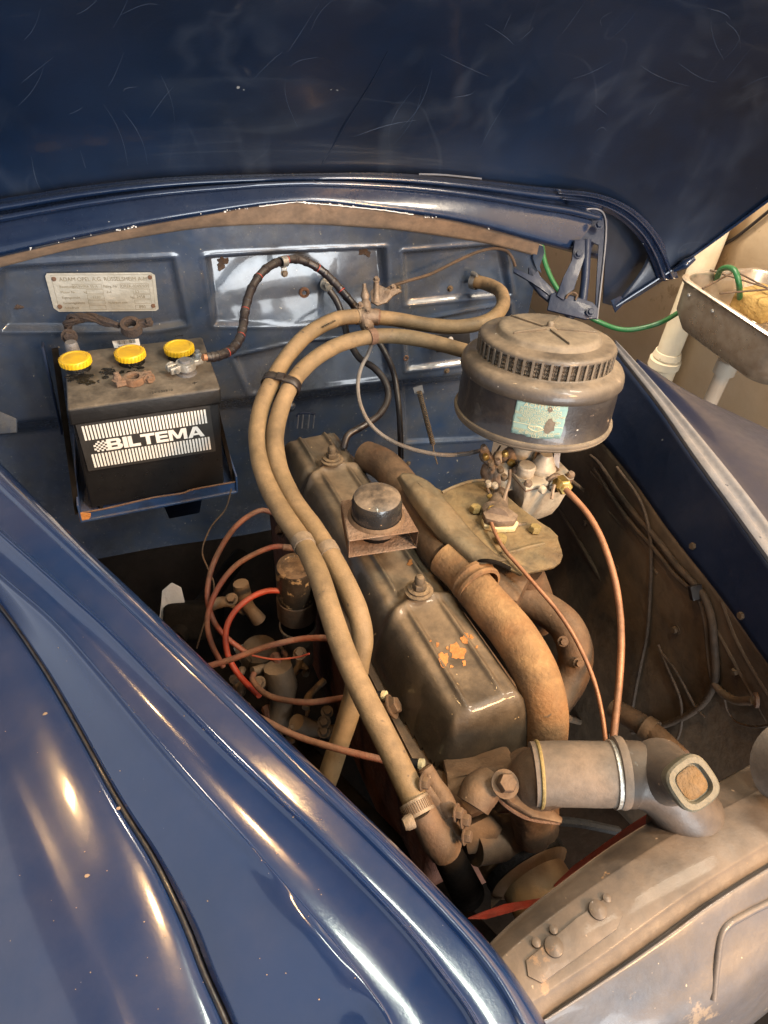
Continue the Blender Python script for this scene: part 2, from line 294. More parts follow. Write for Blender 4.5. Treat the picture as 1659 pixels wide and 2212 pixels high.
def obj(name, mb, mt, parent=None, label=None, sharp=40, solid=0, kind=None, hit=False, bevel=0, cat=None, group=None, loc=None, flat=False, off=1):
    bm = mb.bm
    bmesh.ops.recalc_face_normals(bm, faces=bm.faces[:])
    if hit: HIT.append(BVHTree.FromBMesh(bm))
    pl = root_loc(parent)
    if parent is None: L0 = V(loc) if loc is not None else sum((v.co for v in bm.verts), V())/max(1, len(bm.verts))
    else: L0 = pl
    for v in bm.verts: v.co -= L0
    me = bpy.data.meshes.new(name); bm.to_mesh(me); bm.free()
    me.materials.append(M[mt] if isinstance(mt, str) else mt)
    if not flat: me.shade_smooth(); me.set_sharp_from_angle(angle=math.radians(sharp))
    o = bpy.data.objects.new(name, me); col.objects.link(o)
    if parent is None: o.location = L0
    else: o.parent = parent
    if label: o['label'] = label
    if kind: o['kind'] = kind
    if cat: o['category'] = cat
    if group: o['group'] = group
    if solid:
        k = o.modifiers.new('thickness', 'SOLIDIFY'); k.thickness = solid; k.offset = off
    if bevel:
        k = o.modifiers.new('bevel', 'BEVEL'); k.width = bevel; k.segments = 2; k.limit_method = 'ANGLE'; k.angle_limit = math.radians(40)
    return o
def onS(px, py, off=.004):
    r = ray(px, py).normalized(); best = None
    for t in HIT:
        h = t.ray_cast(CAM, r)
        if h[0] is not None and (best is None or h[3] < best[3]): best = h
    if best is None: return None
    n = best[1]
    if n.dot(r) > 0: n = -n
    return best[0]+n*off
def nS(px, py):
    a, b, c = onS(px, py, 0), onS(px+4, py, 0), onS(px, py+4, 0)
    n = (b-a).cross(c-a).normalized()
    return n if n.dot(ray(px, py)) < 0 else -n
def text_bm(txt, size, fn, extrude=.0002, bold=0, sx=1, shear=0, align='LEFT', spacing=1):
    c = bpy.data.curves.new('t', 'FONT'); c.body = txt; c.size = size; c.extrude = extrude; c.offset = 0; c.shear = shear
    c.align_x = align; c.space_character = spacing; c.resolution_u = 3
    o = bpy.data.objects.new('t', c); col.objects.link(o)
    dg = bpy.context.evaluated_depsgraph_get(); me = bpy.data.meshes.new_from_object(o.evaluated_get(dg))
    mb = MB(); mb.bm.from_mesh(me)
    for v in mb.bm.verts: v.co = fn(v.co.x*sx, v.co.y, v.co.z)
    bpy.data.objects.remove(o); bpy.data.curves.remove(c); bpy.data.meshes.remove(me)
    return mb
def quadpx(pts, fn): return [fn(*p) for p in pts]
def merge(dst, src):
    me = bpy.data.meshes.new('t'); src.bm.to_mesh(me); dst.bm.from_mesh(me); bpy.data.meshes.remove(me); src.bm.free(); return dst
# ================================================================ SETTING
WX = 2.55
S0 = P(1463, 592, 2.0)
WX = S0.x+.42
obj('wall', MB().surf([[V((WX, y, z)) for y in (-.5, 4.0)] for z in (0, 2.6)], 1, 1, (False, False)), 'wall', kind='structure', solid=.1, off=-1)
obj('back_wall', MB().surf([[V((x, 3.9, z)) for x in (-1.5, WX)] for z in (0, 2.6)], 1, 1, (False, False)), 'wall', kind='structure', solid=.1, off=1)
obj('floor', MB().surf([[V((x, y, 0)) for x in (-3, WX)] for y in (-2, 4.)], 1, 1, (False, False)), 'floor', kind='structure', solid=.05, off=-1)
obj('unseen_ceiling', MB().surf([[V((x, y, 3.05)) for x in (-2.6, WX)] for y in (-2.2, 3.9)], 1, 1, (False, False)), 'ceil', kind='structure', solid=.05, off=-1)  # unseen, put in so the glossy paint has something to reflect
for k in range(7):
    obj('unseen_beam', MB().box(V((0, -1.7+k*.85, 2.99)), (5, 0, 0), (0, .09, 0), (0, 0, .11)), 'beam', kind='structure')  # unseen beams, added for streaky reflections on the wing
# ================================================================ CAR BODY
FY = 1.19
body = thing('car_body', 'dark blue classic car body seen over its open engine bay, bonnet raised', 'car body', (.3, 1.0, .3))
# firewall : height field with pressed panels
def fpoly(pts): return [(q.x, q.z) for q in (PY(a, b, FY) for a, b in pts)]
PAN = [(fpoly([(0, 590), (10, 578), (375, 558), (403, 700), (330, 713), (5, 712)]), .010, .010),
       (fpoly([(443, 556), (832, 536), (838, 690), (640, 703), (462, 702)]), .011, .010),
       (fpoly([(870, 545), (1086, 529), (1103, 636), (960, 648), (876, 656)]), .009, .010),
       (fpoly([(505, 772), (640, 742), (835, 728), (838, 808), (825, 822), (690, 838), (540, 850)]), .009, .010),
       (fpoly([(872, 700), (1100, 660), (1110, 770), (878, 800)]), .012, .012),
       (fpoly([(878, 836), (1100, 810), (1120, 960), (885, 975)]), .008, .010)]
def sdf(px, pz, poly):
    d = 1e9; inside = False; n = len(poly)
    for i in range(n):
        ax, ay = poly[i]; bx, by = poly[(i+1) % n]
        ex, ey = bx-ax, by-ay; wx, wy = px-ax, py_ - ay if False else pz-ay
        t = max(0, min(1, (wx*ex+wy*ey)/(ex*ex+ey*ey))); dx, dy = wx-ex*t, wy-ey*t
        d = min(d, dx*dx+dy*dy)
        if (ay > pz) != (by > pz) and px < (bx-ax)*(pz-ay)/(by-ay)+ax: inside = not inside
    d = math.sqrt(d); return -d if inside else d
def sstep(a, b, x):
    t = max(0, min(1, (x-a)/(b-a))); return t*t*(3-2*t)
TOPC = [(q.x, q.z) for q in (PY(a, b, FY) for a, b in ((-60, 585), (0, 573), (150, 535), (300, 508), (460, 486), (640, 480), (800, 488), (1000, 512), (1140, 545), (1200, 570)))]
def topz(x):
    for (a, za), (b, zb) in zip(TOPC[:-1], TOPC[1:]):
        if x <= b: return za+(zb-za)*(x-a)/(b-a)
    return TOPC[-1][1]
TILT = (.06, .20, .10, .18, .08, .04)
def wallh(x, z):
    h = 0
    for k_, (poly, dep, rad) in enumerate(PAN):
        cx = sum(p[0] for p in poly)/len(poly); cz = sum(p[1] for p in poly)/len(poly)
        if abs(x-cx) > .35 or abs(z-cz) > .25: continue
        d = sdf(x, z, poly)
        h += (dep+(z-cz)*TILT[k_])*sstep(.003, -.009, d) - .0022*math.exp(-((d-.004)/.004)**2)
    h += .035*sstep(.86, .80, z) + .0015*math.sin(x*17+z*9)
    return h
mb = MB(); g = []
NX, NZ = 300, 190
for j in range(NZ+1):
    row = []
    for i in range(NX+1):
        x = -.42+(1)*i/NX if False else -.42+1.155*i/NX
        zt = topz(x); t = j/NZ; z = .38+(zt-.38)*(t**.72)
        row.append(mb.bm.verts.new((x, FY+wallh(x, z), z)))
    g.append(row)
for a, b in zip(g[:-1], g[1:]):
    for i in range(NX): mb.bm.faces.new((a[i], a[i+1], b[i+1], b[i]))
fw = obj('firewall', mb, 'fire', body, hit=True, sharp=80, label='pressed blue bulkhead with recessed panels under the cowl')
# dusty ledge
ltop = [(-80, 575), (0, 552), (150, 521), (330, 484), (450, 464), (640, 444), (830, 456), (900, 464), (1050, 492), (1165, 524)]
lbot = [(-80, 592), (0, 575), (150, 537), (300, 510), (460, 488), (640, 482), (800, 490), (900, 500), (1050, 524), (1160, 552)]
obj('cowl_ledge', MB().surf([[PY(a, b, FY-.001) for a, b in lbot], [PY(a, b-2, FY-.006) for a, b in lbot], [PY(a, b-6, FY-.010) for a, b in lbot], [PY(a, b-2, FY-.022) for a, b in ltop], [PY(a, b-16, FY-.012) for a, b in ltop]], 8, 3), 'ledge', body, hit=True, solid=.002)
# cowl with two ridges
xs = [-80, 0, 200, 400, 640, 830, 1000, 1150, 1230, 1300]
def lerp_list(L_, x):
    for (a, b), (c, d) in zip(L_[:-1], L_[1:]):
        if x <= c: return b+(d-b)*(x-a)/(c-a)
    return L_[-1][1]
lip = [(-80, 575), (0, 553), (200, 508), (400, 470), (560, 446), (640, 436), (720, 443), (830, 454), (1000, 480), (1150, 520), (1300, 560)]
top = [(-80, 440), (0, 432), (200, 402), (400, 384), (640, 378), (830, 376), (1000, 388), (1150, 404), (1230, 412), (1300, 428)]
rows = []
for t, y in ((0, FY-.030), (.03, FY-.043), (.12, FY-.046), (.5, FY-.030), (.60, FY-.022), (.64, FY-.028), (.69, FY-.028), (.73, FY-.012), (.80, FY-.006), (.84, FY-.014), (.89, FY-.013), (.93, FY+.004), (1.0, FY+.012)):
    rows.append([PY(x, lerp_list(lip, x)*(1-t)+lerp_list(top, x)*t, y) for x in xs])
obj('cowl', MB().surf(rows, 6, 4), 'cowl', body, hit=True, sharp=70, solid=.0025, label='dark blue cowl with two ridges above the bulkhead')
# white chipped paint along the lip
mb = MB()
mb.tube([PY(x, lerp_list(lip, x)+.5*math.sin(x*.3), FY-.0475) for x in range(560, 900, 9)], .0007, 5, smooth=False)
for x0, x1, n in ((250, 310, 12), (430, 600, 10), (640, 860, 22), (860, 1100, 8), (60, 200, 5)):
    for k in range(n):
        x = random.uniform(x0, x1); y = lerp_list(lip, x)-random.uniform(-2, 3)
        c = PY(x, y, FY-.049); rr = random.uniform(.0004, .0014)
        mb.prism([c+V((math.cos(a)*rr*random.uniform(.6, 1.8), 0, math.sin(a)*rr*.7)) for a in (0, 1.2, 2.5, 3.6, 5.1)], (0, .004, 0))
obj('chipped_filler', mb, 'white', body, kind='stuff')
# slotted holes in the cowl
for (x, y) in ((546, 425), (806, 419)):
    obj('drain_hole', MB().lathe(onS(x, y, .0006), nS(x, y), [(0, 0), (.004, 0), (.0052, .0007), (.004, .0012)], 20), 'dark', body)
# hinge side arc of the cowl / bonnet return (right)
arc_in = [(1225, 442), (1290, 452), (1340, 478), (1382, 520), (1408, 570), (1420, 610)]
arc_out = [(1200, 408), (1290, 418), (1360, 446), (1410, 490), (1445, 545), (1466, 600)]
rows = []
for t, dd in ((0, 0), (.22, -.01), (.3, -.018), (.4, -.016), (.55, 0), (.66, -.008), (.76, -.008), (.86, .004), (1, .008)):
    rows.append([PY(a[0]*(1-t)+b[0]*t, a[1]*(1-t)+b[1]*t, FY-.012+.006*i+dd) for i, (a, b) in enumerate(zip(arc_in, arc_out))])
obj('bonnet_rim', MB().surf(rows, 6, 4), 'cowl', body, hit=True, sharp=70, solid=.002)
# bonnet underside
hood_lo = [(-160, 452), (0, 430), (200, 400), (400, 381), (640, 374), (830, 372), (1000, 383), (1150, 398), (1230, 404), (1330, 424), (1400, 470), (1440, 540), (1472, 622)]
hoodE = [(1314, 672), (1420, 610), (1500, 548), (1580, 490), (1659, 432), (1760, 358), (1900, 250)]
rows = []
lo3 = [PY(a, b, FY+.03) for a, b in [(-160, 462), (60, 434), (300, 404), (560, 388), (800, 386), (1030, 398), (1210, 420), (1330, 448), (1400, 545), (1330, 660)]]
m1 = [PY(a, b, FY+.0) for a, b in [(-170, 330), (60, 300), (300, 280), (560, 268), (800, 266), (1040, 280), (1240, 310), (1390, 370), (1480, 470), (1500, 549)]]
m2 = [PY(a, b, FY-.07) for a, b in [(-190, 180), (50, 160), (300, 150), (560, 140), (800, 140), (1050, 150), (1280, 180), (1470, 240), (1590, 340), (1659, 432)]]
m3 = [PY(a, b, FY-.16) for a, b in [(-210, 20), (50, 0), (300, -10), (560, -15), (800, -15), (1060, -10), (1310, 20), (1530, 90), (1700, 200), (1780, 343)]]
m4 = [PY(a, b, FY-.28) for a, b in [(-230, -140), (50, -160), (300, -170), (560, -175), (800, -175), (1070, -170), (1340, -140), (1590, -60), (1800, 60), (1900, 250)]]
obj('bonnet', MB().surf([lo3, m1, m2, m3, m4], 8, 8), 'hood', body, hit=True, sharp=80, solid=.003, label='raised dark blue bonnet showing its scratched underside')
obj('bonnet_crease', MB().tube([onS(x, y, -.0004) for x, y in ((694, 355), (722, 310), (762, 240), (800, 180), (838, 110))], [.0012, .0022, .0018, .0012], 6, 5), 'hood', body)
mb = MB(); random.seed(21)
for k in range(46):
    x, y = random.uniform(0, 1600), random.uniform(10, 340); a = random.choice((-.95, -.8, -1.1, -.35, .5, 1.2))+random.uniform(-.15, .15); L_ = random.uniform(25, 150)
    bx, by = random.uniform(-12, 12), random.uniform(-12, 12)
    q = [onS(x+math.cos(a)*L_*t+bx*math.sin(t*3.14), y+math.sin(a)*L_*t+by*math.sin(t*3.14), .0000) for t in (0, .33, .66, 1)]
    if all(q) and min(p_.z for p_ in q) > 1.2: mb.tube(q, [.0001, random.uniform(.00025, .0005), random.uniform(.0002, .0004), .0001], 5, 4)
obj('scratches', mb, 'scuff', body, kind='stuff')
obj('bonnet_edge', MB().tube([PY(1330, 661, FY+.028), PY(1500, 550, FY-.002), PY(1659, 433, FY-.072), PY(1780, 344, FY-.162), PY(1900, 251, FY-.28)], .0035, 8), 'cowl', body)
obj('bonnet_catch', MB().tube([PY(1455, 585, FY), PY(1480, 570, FY-.01), PY(1500, 557, FY-.014)], [.004, .011, .006], 10), 'cowl', body)
obj('corner_flange', MB().prism([PY(1318, 650, FY+.03), PY(1340, 640, FY+.03), PY(1348, 656, FY+.03), PY(1328, 676, FY+.03)], -FW*.004, .001), 'cowl', body)
obj('bonnet_seam', MB().tube([PY(x, y, FY+.004) for x, y in ((905, 376), (960, 378), (1040, 386))], .0016, 6), 'chan', body)
obj('bonnet_corner', MB().prism([PY(x, y, FY+.06) for x, y in ((1285, 440), (1390, 460), (1450, 540), (1450, 595), (1380, 640), (1335, 664), (1303, 655), (1308, 560), (1296, 480))], (0, .004, 0)), 'hood', body)
# hinge frame on the right
hd = 1.30
hp = lambda x, y, d=0: P(x, y, hd+d)
hinge = [(1180, 470), (1282, 450), (1300, 457), (1312, 478), (1310, 520), (1300, 600), (1291, 690), (1283, 690), (1288, 600), (1293, 530), (1272, 520), (1240, 532), (1208, 510)]
obj('hinge_plate', MB().prism([hp(*q) for q in hinge], -FW*.004, .001), 'inner', body)
obj('hinge_edge', MB().tube([hp(1250, 453, -.006), hp(1290, 452, -.006), hp(1307, 470, -.006), hp(1308, 520, -.006), hp(1299, 610, -.006), hp(1290, 690, -.006)], .0018, 8), 'chan', body)
obj('hinge_strut', MB().tube([hp(1268, 520, -.004), hp(1264, 600, -.004), hp(1258, 655, -.004)], .0085, 12), 'inner', body)
obj('hinge_arm', MB().prism([hp(*q, -.012) for q in ((1238, 520), (1262, 520), (1262, 560), (1248, 590), (1240, 625), (1215, 650), (1200, 640), (1216, 600), (1236, 565))], -FW*.006, .002), 'inner', body)
obj('hinge_arm', MB().prism([hp(*q, -.006) for q in ((1188, 636), (1210, 632), (1278, 655), (1290, 668), (1288, 690), (1262, 692), (1180, 672))], -FW*.008, .003), 'inner', body)
obj('hinge_brace', MB().prism([hp(*q, .004) for q in ((1140, 580), (1150, 585), (1215, 650), (1240, 690), (1228, 690), (1165, 640), (1140, 610))], -FW*.01, .002), 'inner', body)
for (x, y) in ((1294, 486), (1250, 549), (1276, 674)):
    obj('hinge_bolt', MB().hexbolt(hp(x, y, -.02), -FW, .006, .005), 'inner', body)
obj('hinge_spring', MB().tube([hp(1222, 645, -.02), hp(1228, 636, -.022), hp(1238, 632, -.02), hp(1246, 637, -.018), hp(1243, 648, -.016)], .0022, 8), 'tanwire', body)
obj('blue_filler_patch', MB().prism([PY(*q, FY-.01) for q in ((1152, 526), (1174, 532), (1176, 546), (1166, 575), (1170, 590), (1160, 582), (1152, 560))], (0, .01, 0)), 'fire', body)
obj('bracket', MB().prism([P(*q, 1.28) for q in ((1110, 580), (1150, 600), (1160, 585), (1185, 640), (1150, 612), (1108, 590))], -FW*.005, .001), 'inner', body)
# battery tray and bracket
A = PZ(145, 885, 1.0373); ex = (PZ(478, 838, 1.0373)-A).normalized(); ez = V((0, 0, 1)); ey = ez.cross(ex); ez = V((.065, .12, 1)); VZ = V((0, 0, 1))
BW, BD, BH = .228, .180, .186
bp = lambda u, v, z: A+ex*u+ey*v+ez*z
tray = MB()
tray.prism([bp(-.012, -.008, -BH-.006), bp(BW+.016, -.008, -BH-.006), bp(BW+.016, -.008, -BH+.014), bp(BW*.75, -.008, -BH+.015), bp(BW*.62, -.008, -BH+.011), bp(BW*.45, -.008, -BH+.013), bp(.04, -.008, -BH+.009), bp(-.012, -.008, -BH+.010)], -ey*.003)
tray.box(bp(BW/2, BD/2, -BH-.004), ex*(BW+.028), ey*(BD+.03), ez*.004)
tray.box(bp(-.013, BD/2, -BH+.012), ex*.003, ey*(BD+.03), ez*.034)
tray.box(bp(BW+.015, BD/2, -BH+.012), ex*.003, ey*(BD+.03), ez*.034)
tr = obj('battery_tray', tray, 'trayb', body, bevel=.0008)
obj('tray_rust', MB().tube([bp(-.013, -.010, -BH+.010), bp(.03, -.010, -BH+.0095), bp(.1, -.010, -BH+.0133), bp(.15, -.010, -BH+.0115), bp(BW*.75, -.010, -BH+.015), bp(BW+.014, -.010, -BH+.0145)], .0016, 6), 'rclamp', tr)
obj('tray_rust', MB().prism([bp(-.015, -.0125, -BH+.014), bp(.004, -.0125, -BH+.008), bp(.002, -.0125, -BH+.001), bp(-.006, -.0125, -BH-.007), bp(-.015, -.0125, -BH-.004)], -ey*.001), 'orange', tr)
obj('tray_stay', MB().prism([bp(-.020, -.008, -BH+.01), bp(-.012, -.008, -BH+.01), bp(-.008, BD, .01), bp(-.018, BD, .01)], -ey*.004), 'dark', body)
obj('tray_stay', MB().prism([bp(BW+.009, -.006, -BH+.012), bp(BW+.015, -.006, -BH+.012), bp(BW+.004, BD, -.03), bp(BW-.004, BD, -.03)], -ey*.004), 'dark', body)
obj('tray_upright', MB().box(bp(-.03, BD-.005, -.06), ex*.004, ey*.02, ez*.16, .001), 'inner', body)
obj('tray_gusset', MB().prism([bp(.11, .05, -BH-.008), bp(.20, .05, -BH-.008), bp(.19, .12, -BH-.14), bp(.13, .12, -BH-.14)], ey*.05, .004), 'inner', body)
# shelf, lower bulkhead
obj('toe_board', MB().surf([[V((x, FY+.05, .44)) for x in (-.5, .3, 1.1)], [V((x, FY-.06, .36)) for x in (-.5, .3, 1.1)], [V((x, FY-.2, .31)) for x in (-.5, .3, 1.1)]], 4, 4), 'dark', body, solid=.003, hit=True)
# left fender
L0 = [(-120, 880), (0, 1000), (160, 1160), (300, 1290), (580, 1560), (830, 1800), (1010, 1985), (1100, 2090), (1180, 2212), (1260, 2360)]
L1 = [(-120, 925), (0, 1042), (160, 1192), (300, 1325), (580, 1592), (800, 1805), (975, 1985), (1070, 2100), (1135, 2212), (1200, 2360)]
L2 = [(-120, 1040), (0, 1150), (130, 1266), (250, 1375), (480, 1610), (690, 1810), (860, 1985), (960, 2110), (1030, 2212), (1090, 2360)]
L3 = [(-120, 1130), (0, 1240), (110, 1335), (205, 1440), (390, 1660), (560, 1850), (700, 2010), (790, 2130), (840, 2212), (890, 2360)]
L4 = [(-120, 1170), (0, 1306), (80, 1420), (140, 1520), (250, 1720), (330, 1850), (395, 1985), (440, 2100), (490, 2212), (545, 2360)]
L5 = [(-200, 1300), (-100, 1500), (-40, 1620), (0, 1720), (60, 1850), (120, 1990), (170, 2090), (210, 2180), (250, 2290), (300, 2400)]
L6 = [(-360, 1350), (-330, 1560), (-300, 1700), (-280, 1800), (-250, 1930), (-200, 2090), (-160, 2200), (-120, 2300), (-80, 2400), (-40, 2500)]
fz = lambda Ls, z, dz=0: [PZ(a, b, z+dz*i/9) for i, (a, b) in enumerate(Ls)]
def shift(r, dx, dz): return [p+V((dx*.8, dx*.35, dz)) for p in r]
R0 = fz(L0, 1.055, .01); R1 = fz(L1, 1.075, .01); R2 = fz(L2, 1.073, .012); R3 = fz(L3, 1.062, .012); R4 = fz(L4, 1.028, -.004); R5 = fz(L5, 1.012, .012); R6 = fz(L6, .955, .01)
mid = lambda a, b, t, dz: [p.lerp(q, t)+V((0, 0, dz)) for p, q in zip(a, b)]
rows = [shift(R0, 0, -.05), shift(R0, .001, -.012), R0, mid(R0, R1, .5, .004), R1, mid(R1, R2, .12, -.003), mid(R1, R2, .2, -.004), mid(R1, R2, .8, -.006), mid(R1, R2, .92, -.004), R2, mid(R2, R3, .08, -.0045), mid(R2, R3, .5, -.006), mid(R2, R3, .93, -.002), R3, mid(R3, R4, .1, -.004), mid(R3, R4, .3, -.003), mid(R3, R4, .7, -.004), mid(R3, R4, .96, -.003)]
for r in rows[14:17]:                      # moulded swelling behind the headlamp
    for i, p in enumerate(r): p.z += .010*math.exp(-((i-6.2)/1.1)**2)
fl = obj('fender', MB().surf(rows, 7, 4), 'fend', body, sharp=85, solid=.0012, off=-1, hit=True, label='near front wing in glossy dark blue, running beside the engine bay')
b0 = mid(R3, R4, 1.0, -.004)
rows = [mid(R4, R5, .03, -.005), mid(R4, R5, .10, -.001), mid(R4, R5, .35, .001), mid(R4, R5, .7, .001), R5, mid(R5, R6, .4, .006), R6]
obj('outer_fender', MB().surf(rows, 7, 5), 'fend', body, sharp=85, solid=.0012, off=-1, hit=True, label='rounded outer wing panel left of the rubber bead')
obj('fender_bead', MB().tube([p+V((0, 0, -.0015)) for p in b0], .0026, 10, 8), 'bead', fl)
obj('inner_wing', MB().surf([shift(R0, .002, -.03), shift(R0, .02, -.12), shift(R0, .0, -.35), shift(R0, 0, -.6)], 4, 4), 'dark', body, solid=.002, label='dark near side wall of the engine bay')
# small leaf crumbs on the wing
mb = MB()
for k in range(60):
    x = random.uniform(0, 900); y = random.uniform(1350, 2200)
    c = onS(x, y, .0004)
    if c is None or c.z < .93 or (c-CAM).length > .95: continue
    r_ = random.choice((.0003, .0004, .0005)); mb.prism([c+V((math.cos(a)*r_*random.uniform(.6, 1.6), math.sin(a)*r_, 0)) for a in (0, 1.3, 2.6, 3.9, 5.2)], (0, 0, .0003))
for (x, y) in ((188, 1893), (98, 1543), (255, 1748)):
    c = onS(x, y, .0006); mb.prism([c+V((math.cos(a)*.0022*random.uniform(.5, 1.4), math.sin(a)*.0014, 0)) for a in (0, 1, 2, 3, 4, 5)], (0, 0, .0008))
obj('dirt_crumbs', mb, 'ledge', kind='stuff', cat='dirt', label='tiny pale crumbs of dirt scattered over the near glossy blue wing', loc=(0, .4, 1.05))
# right side channel, fender, inner wing
C0 = [PZ(a, b, 1.05) for a, b in ((1318, 740), (1345, 775), (1420, 870), (1500, 985), (1580, 1095), (1659, 1205), (1800, 1400))]
C1 = [PZ(a, b, 1.052) for a, b in ((1330, 735), (1368, 775), (1450, 868), (1540, 975), (1620, 1075), (1705, 1190), (1850, 1380))]
rows = [shift(C0, 0, -.02), shift(C0, 0, -.002), shift(C0, .001, .002), mid(C0, C1, .3, .003), mid(C0, C1, .42, -.001), mid(C0, C1, .6, -.001), mid(C0, C1, .8, .002), C1, shift(C1, .002, -.004)]
obj('wing_channel', MB().surf(rows, 5, 3), 'chan', body, sharp=50, solid=.0012, off=-1, hit=True, label='bare grey gutter along the far edge of the engine bay')
E0 = [PZ(a, b, 1.04) for a, b in ((1365, 780), (1395, 812), (1480, 905), (1570, 1010), (1650, 1110), (1740, 1230), (1880, 1400))]
E3 = [PZ(a, b, .99) for a, b in ((1385, 815), (1420, 826), (1500, 856), (1600, 900), (1690, 945), (1790, 1010), (1950, 1120))]
E4 = [PZ(a, b, .92) for a, b in ((1385, 805), (1430, 806), (1515, 846), (1615, 892), (1705, 936), (1805, 1000), (1970, 1105))]
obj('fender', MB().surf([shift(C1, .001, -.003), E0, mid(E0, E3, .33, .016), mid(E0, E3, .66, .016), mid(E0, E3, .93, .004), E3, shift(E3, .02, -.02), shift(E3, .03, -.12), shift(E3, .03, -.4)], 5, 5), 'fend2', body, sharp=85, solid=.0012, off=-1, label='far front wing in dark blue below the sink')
I1 = [PZ(a, b, .95) for a, b in ((1232, 930), (1290, 945), (1372, 1040), (1450, 1150), (1560, 1290), (1659, 1430), (1800, 1620))]
obj('inner_wing', MB().surf([shift(C0, -.001, -.004), mid(C0, I1, .5, .006), I1], 6, 6), 'inner', body, hit=True, solid=.002, label='dark blue upright panel under the far gutter')
I2 = [PZ(a, b, .80) for a, b in ((1150, 1010), (1200, 1070), (1270, 1160), (1350, 1290), (1470, 1430), (1600, 1560), (1780, 1760))]
I3 = [PZ(a, b, .62) for a, b in ((1080, 1150), (1120, 1220), (1180, 1330), (1260, 1440), (1380, 1580), (1500, 1700), (1650, 1850))]
I4 = [p+V((-.03, 0, -.2)) for p in I3]
obj('wheel_arch', MB().surf([shift(I1, -.001, .0), mid(I1, I2, .5, .015), I2, mid(I2, I3, .5, -.01), I3, I4], 6, 6), 'grime', body, hit=True, solid=.002, label='grimy brown wheel arch panel on the far side of the bay')
# pressed ribs on the arch
for a, b, c in (((1510, 1290), (1580, 1420), (1655, 1560)), ((1200, 1090), (1290, 1240), (1420, 1470)), ((1275, 1020), (1380, 1160), (1440, 1240))):
    obj('panel_rib', MB().tube([onS(*q, -.002) for q in (a, b, c)], [.003, .0045, .003], 8), 'grime', body)
# bay floor and cross members
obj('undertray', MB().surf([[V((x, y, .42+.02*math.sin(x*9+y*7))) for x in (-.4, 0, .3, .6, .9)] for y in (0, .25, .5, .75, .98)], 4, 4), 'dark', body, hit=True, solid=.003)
# blind captive nuts & holes on the bulkhead
for (x, y, r_) in ((657, 632, .0095), (876, 773, .006)):
    obj('grommet', MB().lathe(onS(x, y, .0005), (0, -1, 0), [(r_*.45, .0005), (r_*.6, .003), (r_, .003), (r_*1.15, 0)], 20), 'rclamp', body)
for (x, y) in ((860, 622), (972, 623), (965, 800), (975, 735), (882, 1000)):
    q = onS(x, y, .0005)
    obj('bulkhead_bolt', MB().hexbolt(q, (0, -1, 0), .0045, .006), 'bolt', body)
for (x, y, r_) in ((40, 663, .008), (480, 568, .016), (788, 545, .014)):
    q = onS(x, y, .0004); mb = MB(); f1, f2, f3 = random.uniform(0, 6), random.uniform(0, 6), random.uniform(0, 6); n_ = 26; R_ = []
    for sc_, hh in ((1.0, -.001), (.86, .0014), (.45, .0022), (.05, .0018)):
        ring = []
        for k in range(n_):
            a = 2*math.pi*k/n_; rr = r_*.62*(1+.28*math.sin(2*a+f1)+.22*math.sin(3*a+f2)+.16*math.sin(7*a+f3)+random.uniform(-.05, .05))*sc_
            X_, Z_ = q.x+math.cos(a)*rr*1.2, q.z+math.sin(a)*rr; ring.append(mb.bm.verts.new((X_, FY+wallh(X_, Z_)-hh*random.uniform(.6, 1.2), Z_)))
        R_.append(ring)
    mb.ring_strip(R_); mb.bm.faces.new(R_[-1])
    obj('sealant_blob', mb, 'rag', body, label='lump of old dark sealant on the bulkhead')
obj('cable_clip', MB().tube([PY(x, y, FY-.002) for x, y in ((640, 900), (650, 893), (668, 892), (680, 895))], .003, 8), 'inner', body)
for x in (645, 655, 668, 679): obj('clip_wire', MB().tube([PY(x, 896, FY-.004), PY(x-3, 925, FY-.004)], .0016, 6), 'chan', body)
obj('domed_plug', MB().lathe(onS(628, 878, 0), (0, -1, 0), [(.012, 0), (.010, .005), (.005, .008), (0, .009)], 20), 'fire', body)
obj('corner_gusset', MB().prism([P(*q, 1.0) for q in ((-20, 880), (38, 905), (38, 935), (0, 938), (-20, 925))], -FW*.004, .001), 'fire', body)
# black relay plate with bright rivet
obj('relay_plate', MB().prism([PY(x, y, FY-.006) for x, y in ((935, 722), (1012, 716), (1014, 748), (1008, 752), (940, 758))], (0, -.008, 0), .0015), 'black', body)
obj('plate_rivet', MB().lathe(PY(973, 733, FY-.014), (0, -1, 0), [(.0062, 0), (.0055, .003), (0, .0035)], 20), 'white', body)
# data plate
def dpf(u, v, h=0):
    a, b, c, d = (PY(96, 590, FY+.008), PY(334, 588, FY+.008), PY(343, 671, FY+.008), PY(118, 673, FY+.008))
    p = a.lerp(b, u).lerp(d.lerp(c, u), v); p.y = FY+.0080-h; return p
dp = obj('data_plate', MB().prism([dpf(*q) for q in ((.02, 0), (.96, 0), (1, .07), (1, .95), (.97, 1), (.04, 1), (0, .9), (0, .07))], (0, -.0012, 0)), 'plateal', body, label='worn aluminium chassis data plate riveted to the bulkhead')
for q in ((.07, .14), (.95, .12), (.95, .86), (.06, .86)):
    obj('rivet', MB().lathe(dpf(*q, .0012), (0, -1, 0), [(.0040, 0), (.0036, .0016), (.0012, .0022), (0, .002)], 14), 'rclamp', dp)
def dtext(t, u, v, s_, sx=1, bold=.0):
    o = dpf(u, v, .0014); X_ = (dpf(1, v)-dpf(0, v)).normalized()
    return text_bm(t, s_, lambda x, y, z: o+X_*x+V((0, -1, 0))*z+V((0, 0, 1))*y, .00012, bold, sx)
mb = dtext('ADAM OPEL A.G. R\u00dcSSELSHEIM A-M', .115, .20, .0098, .92, .0001)
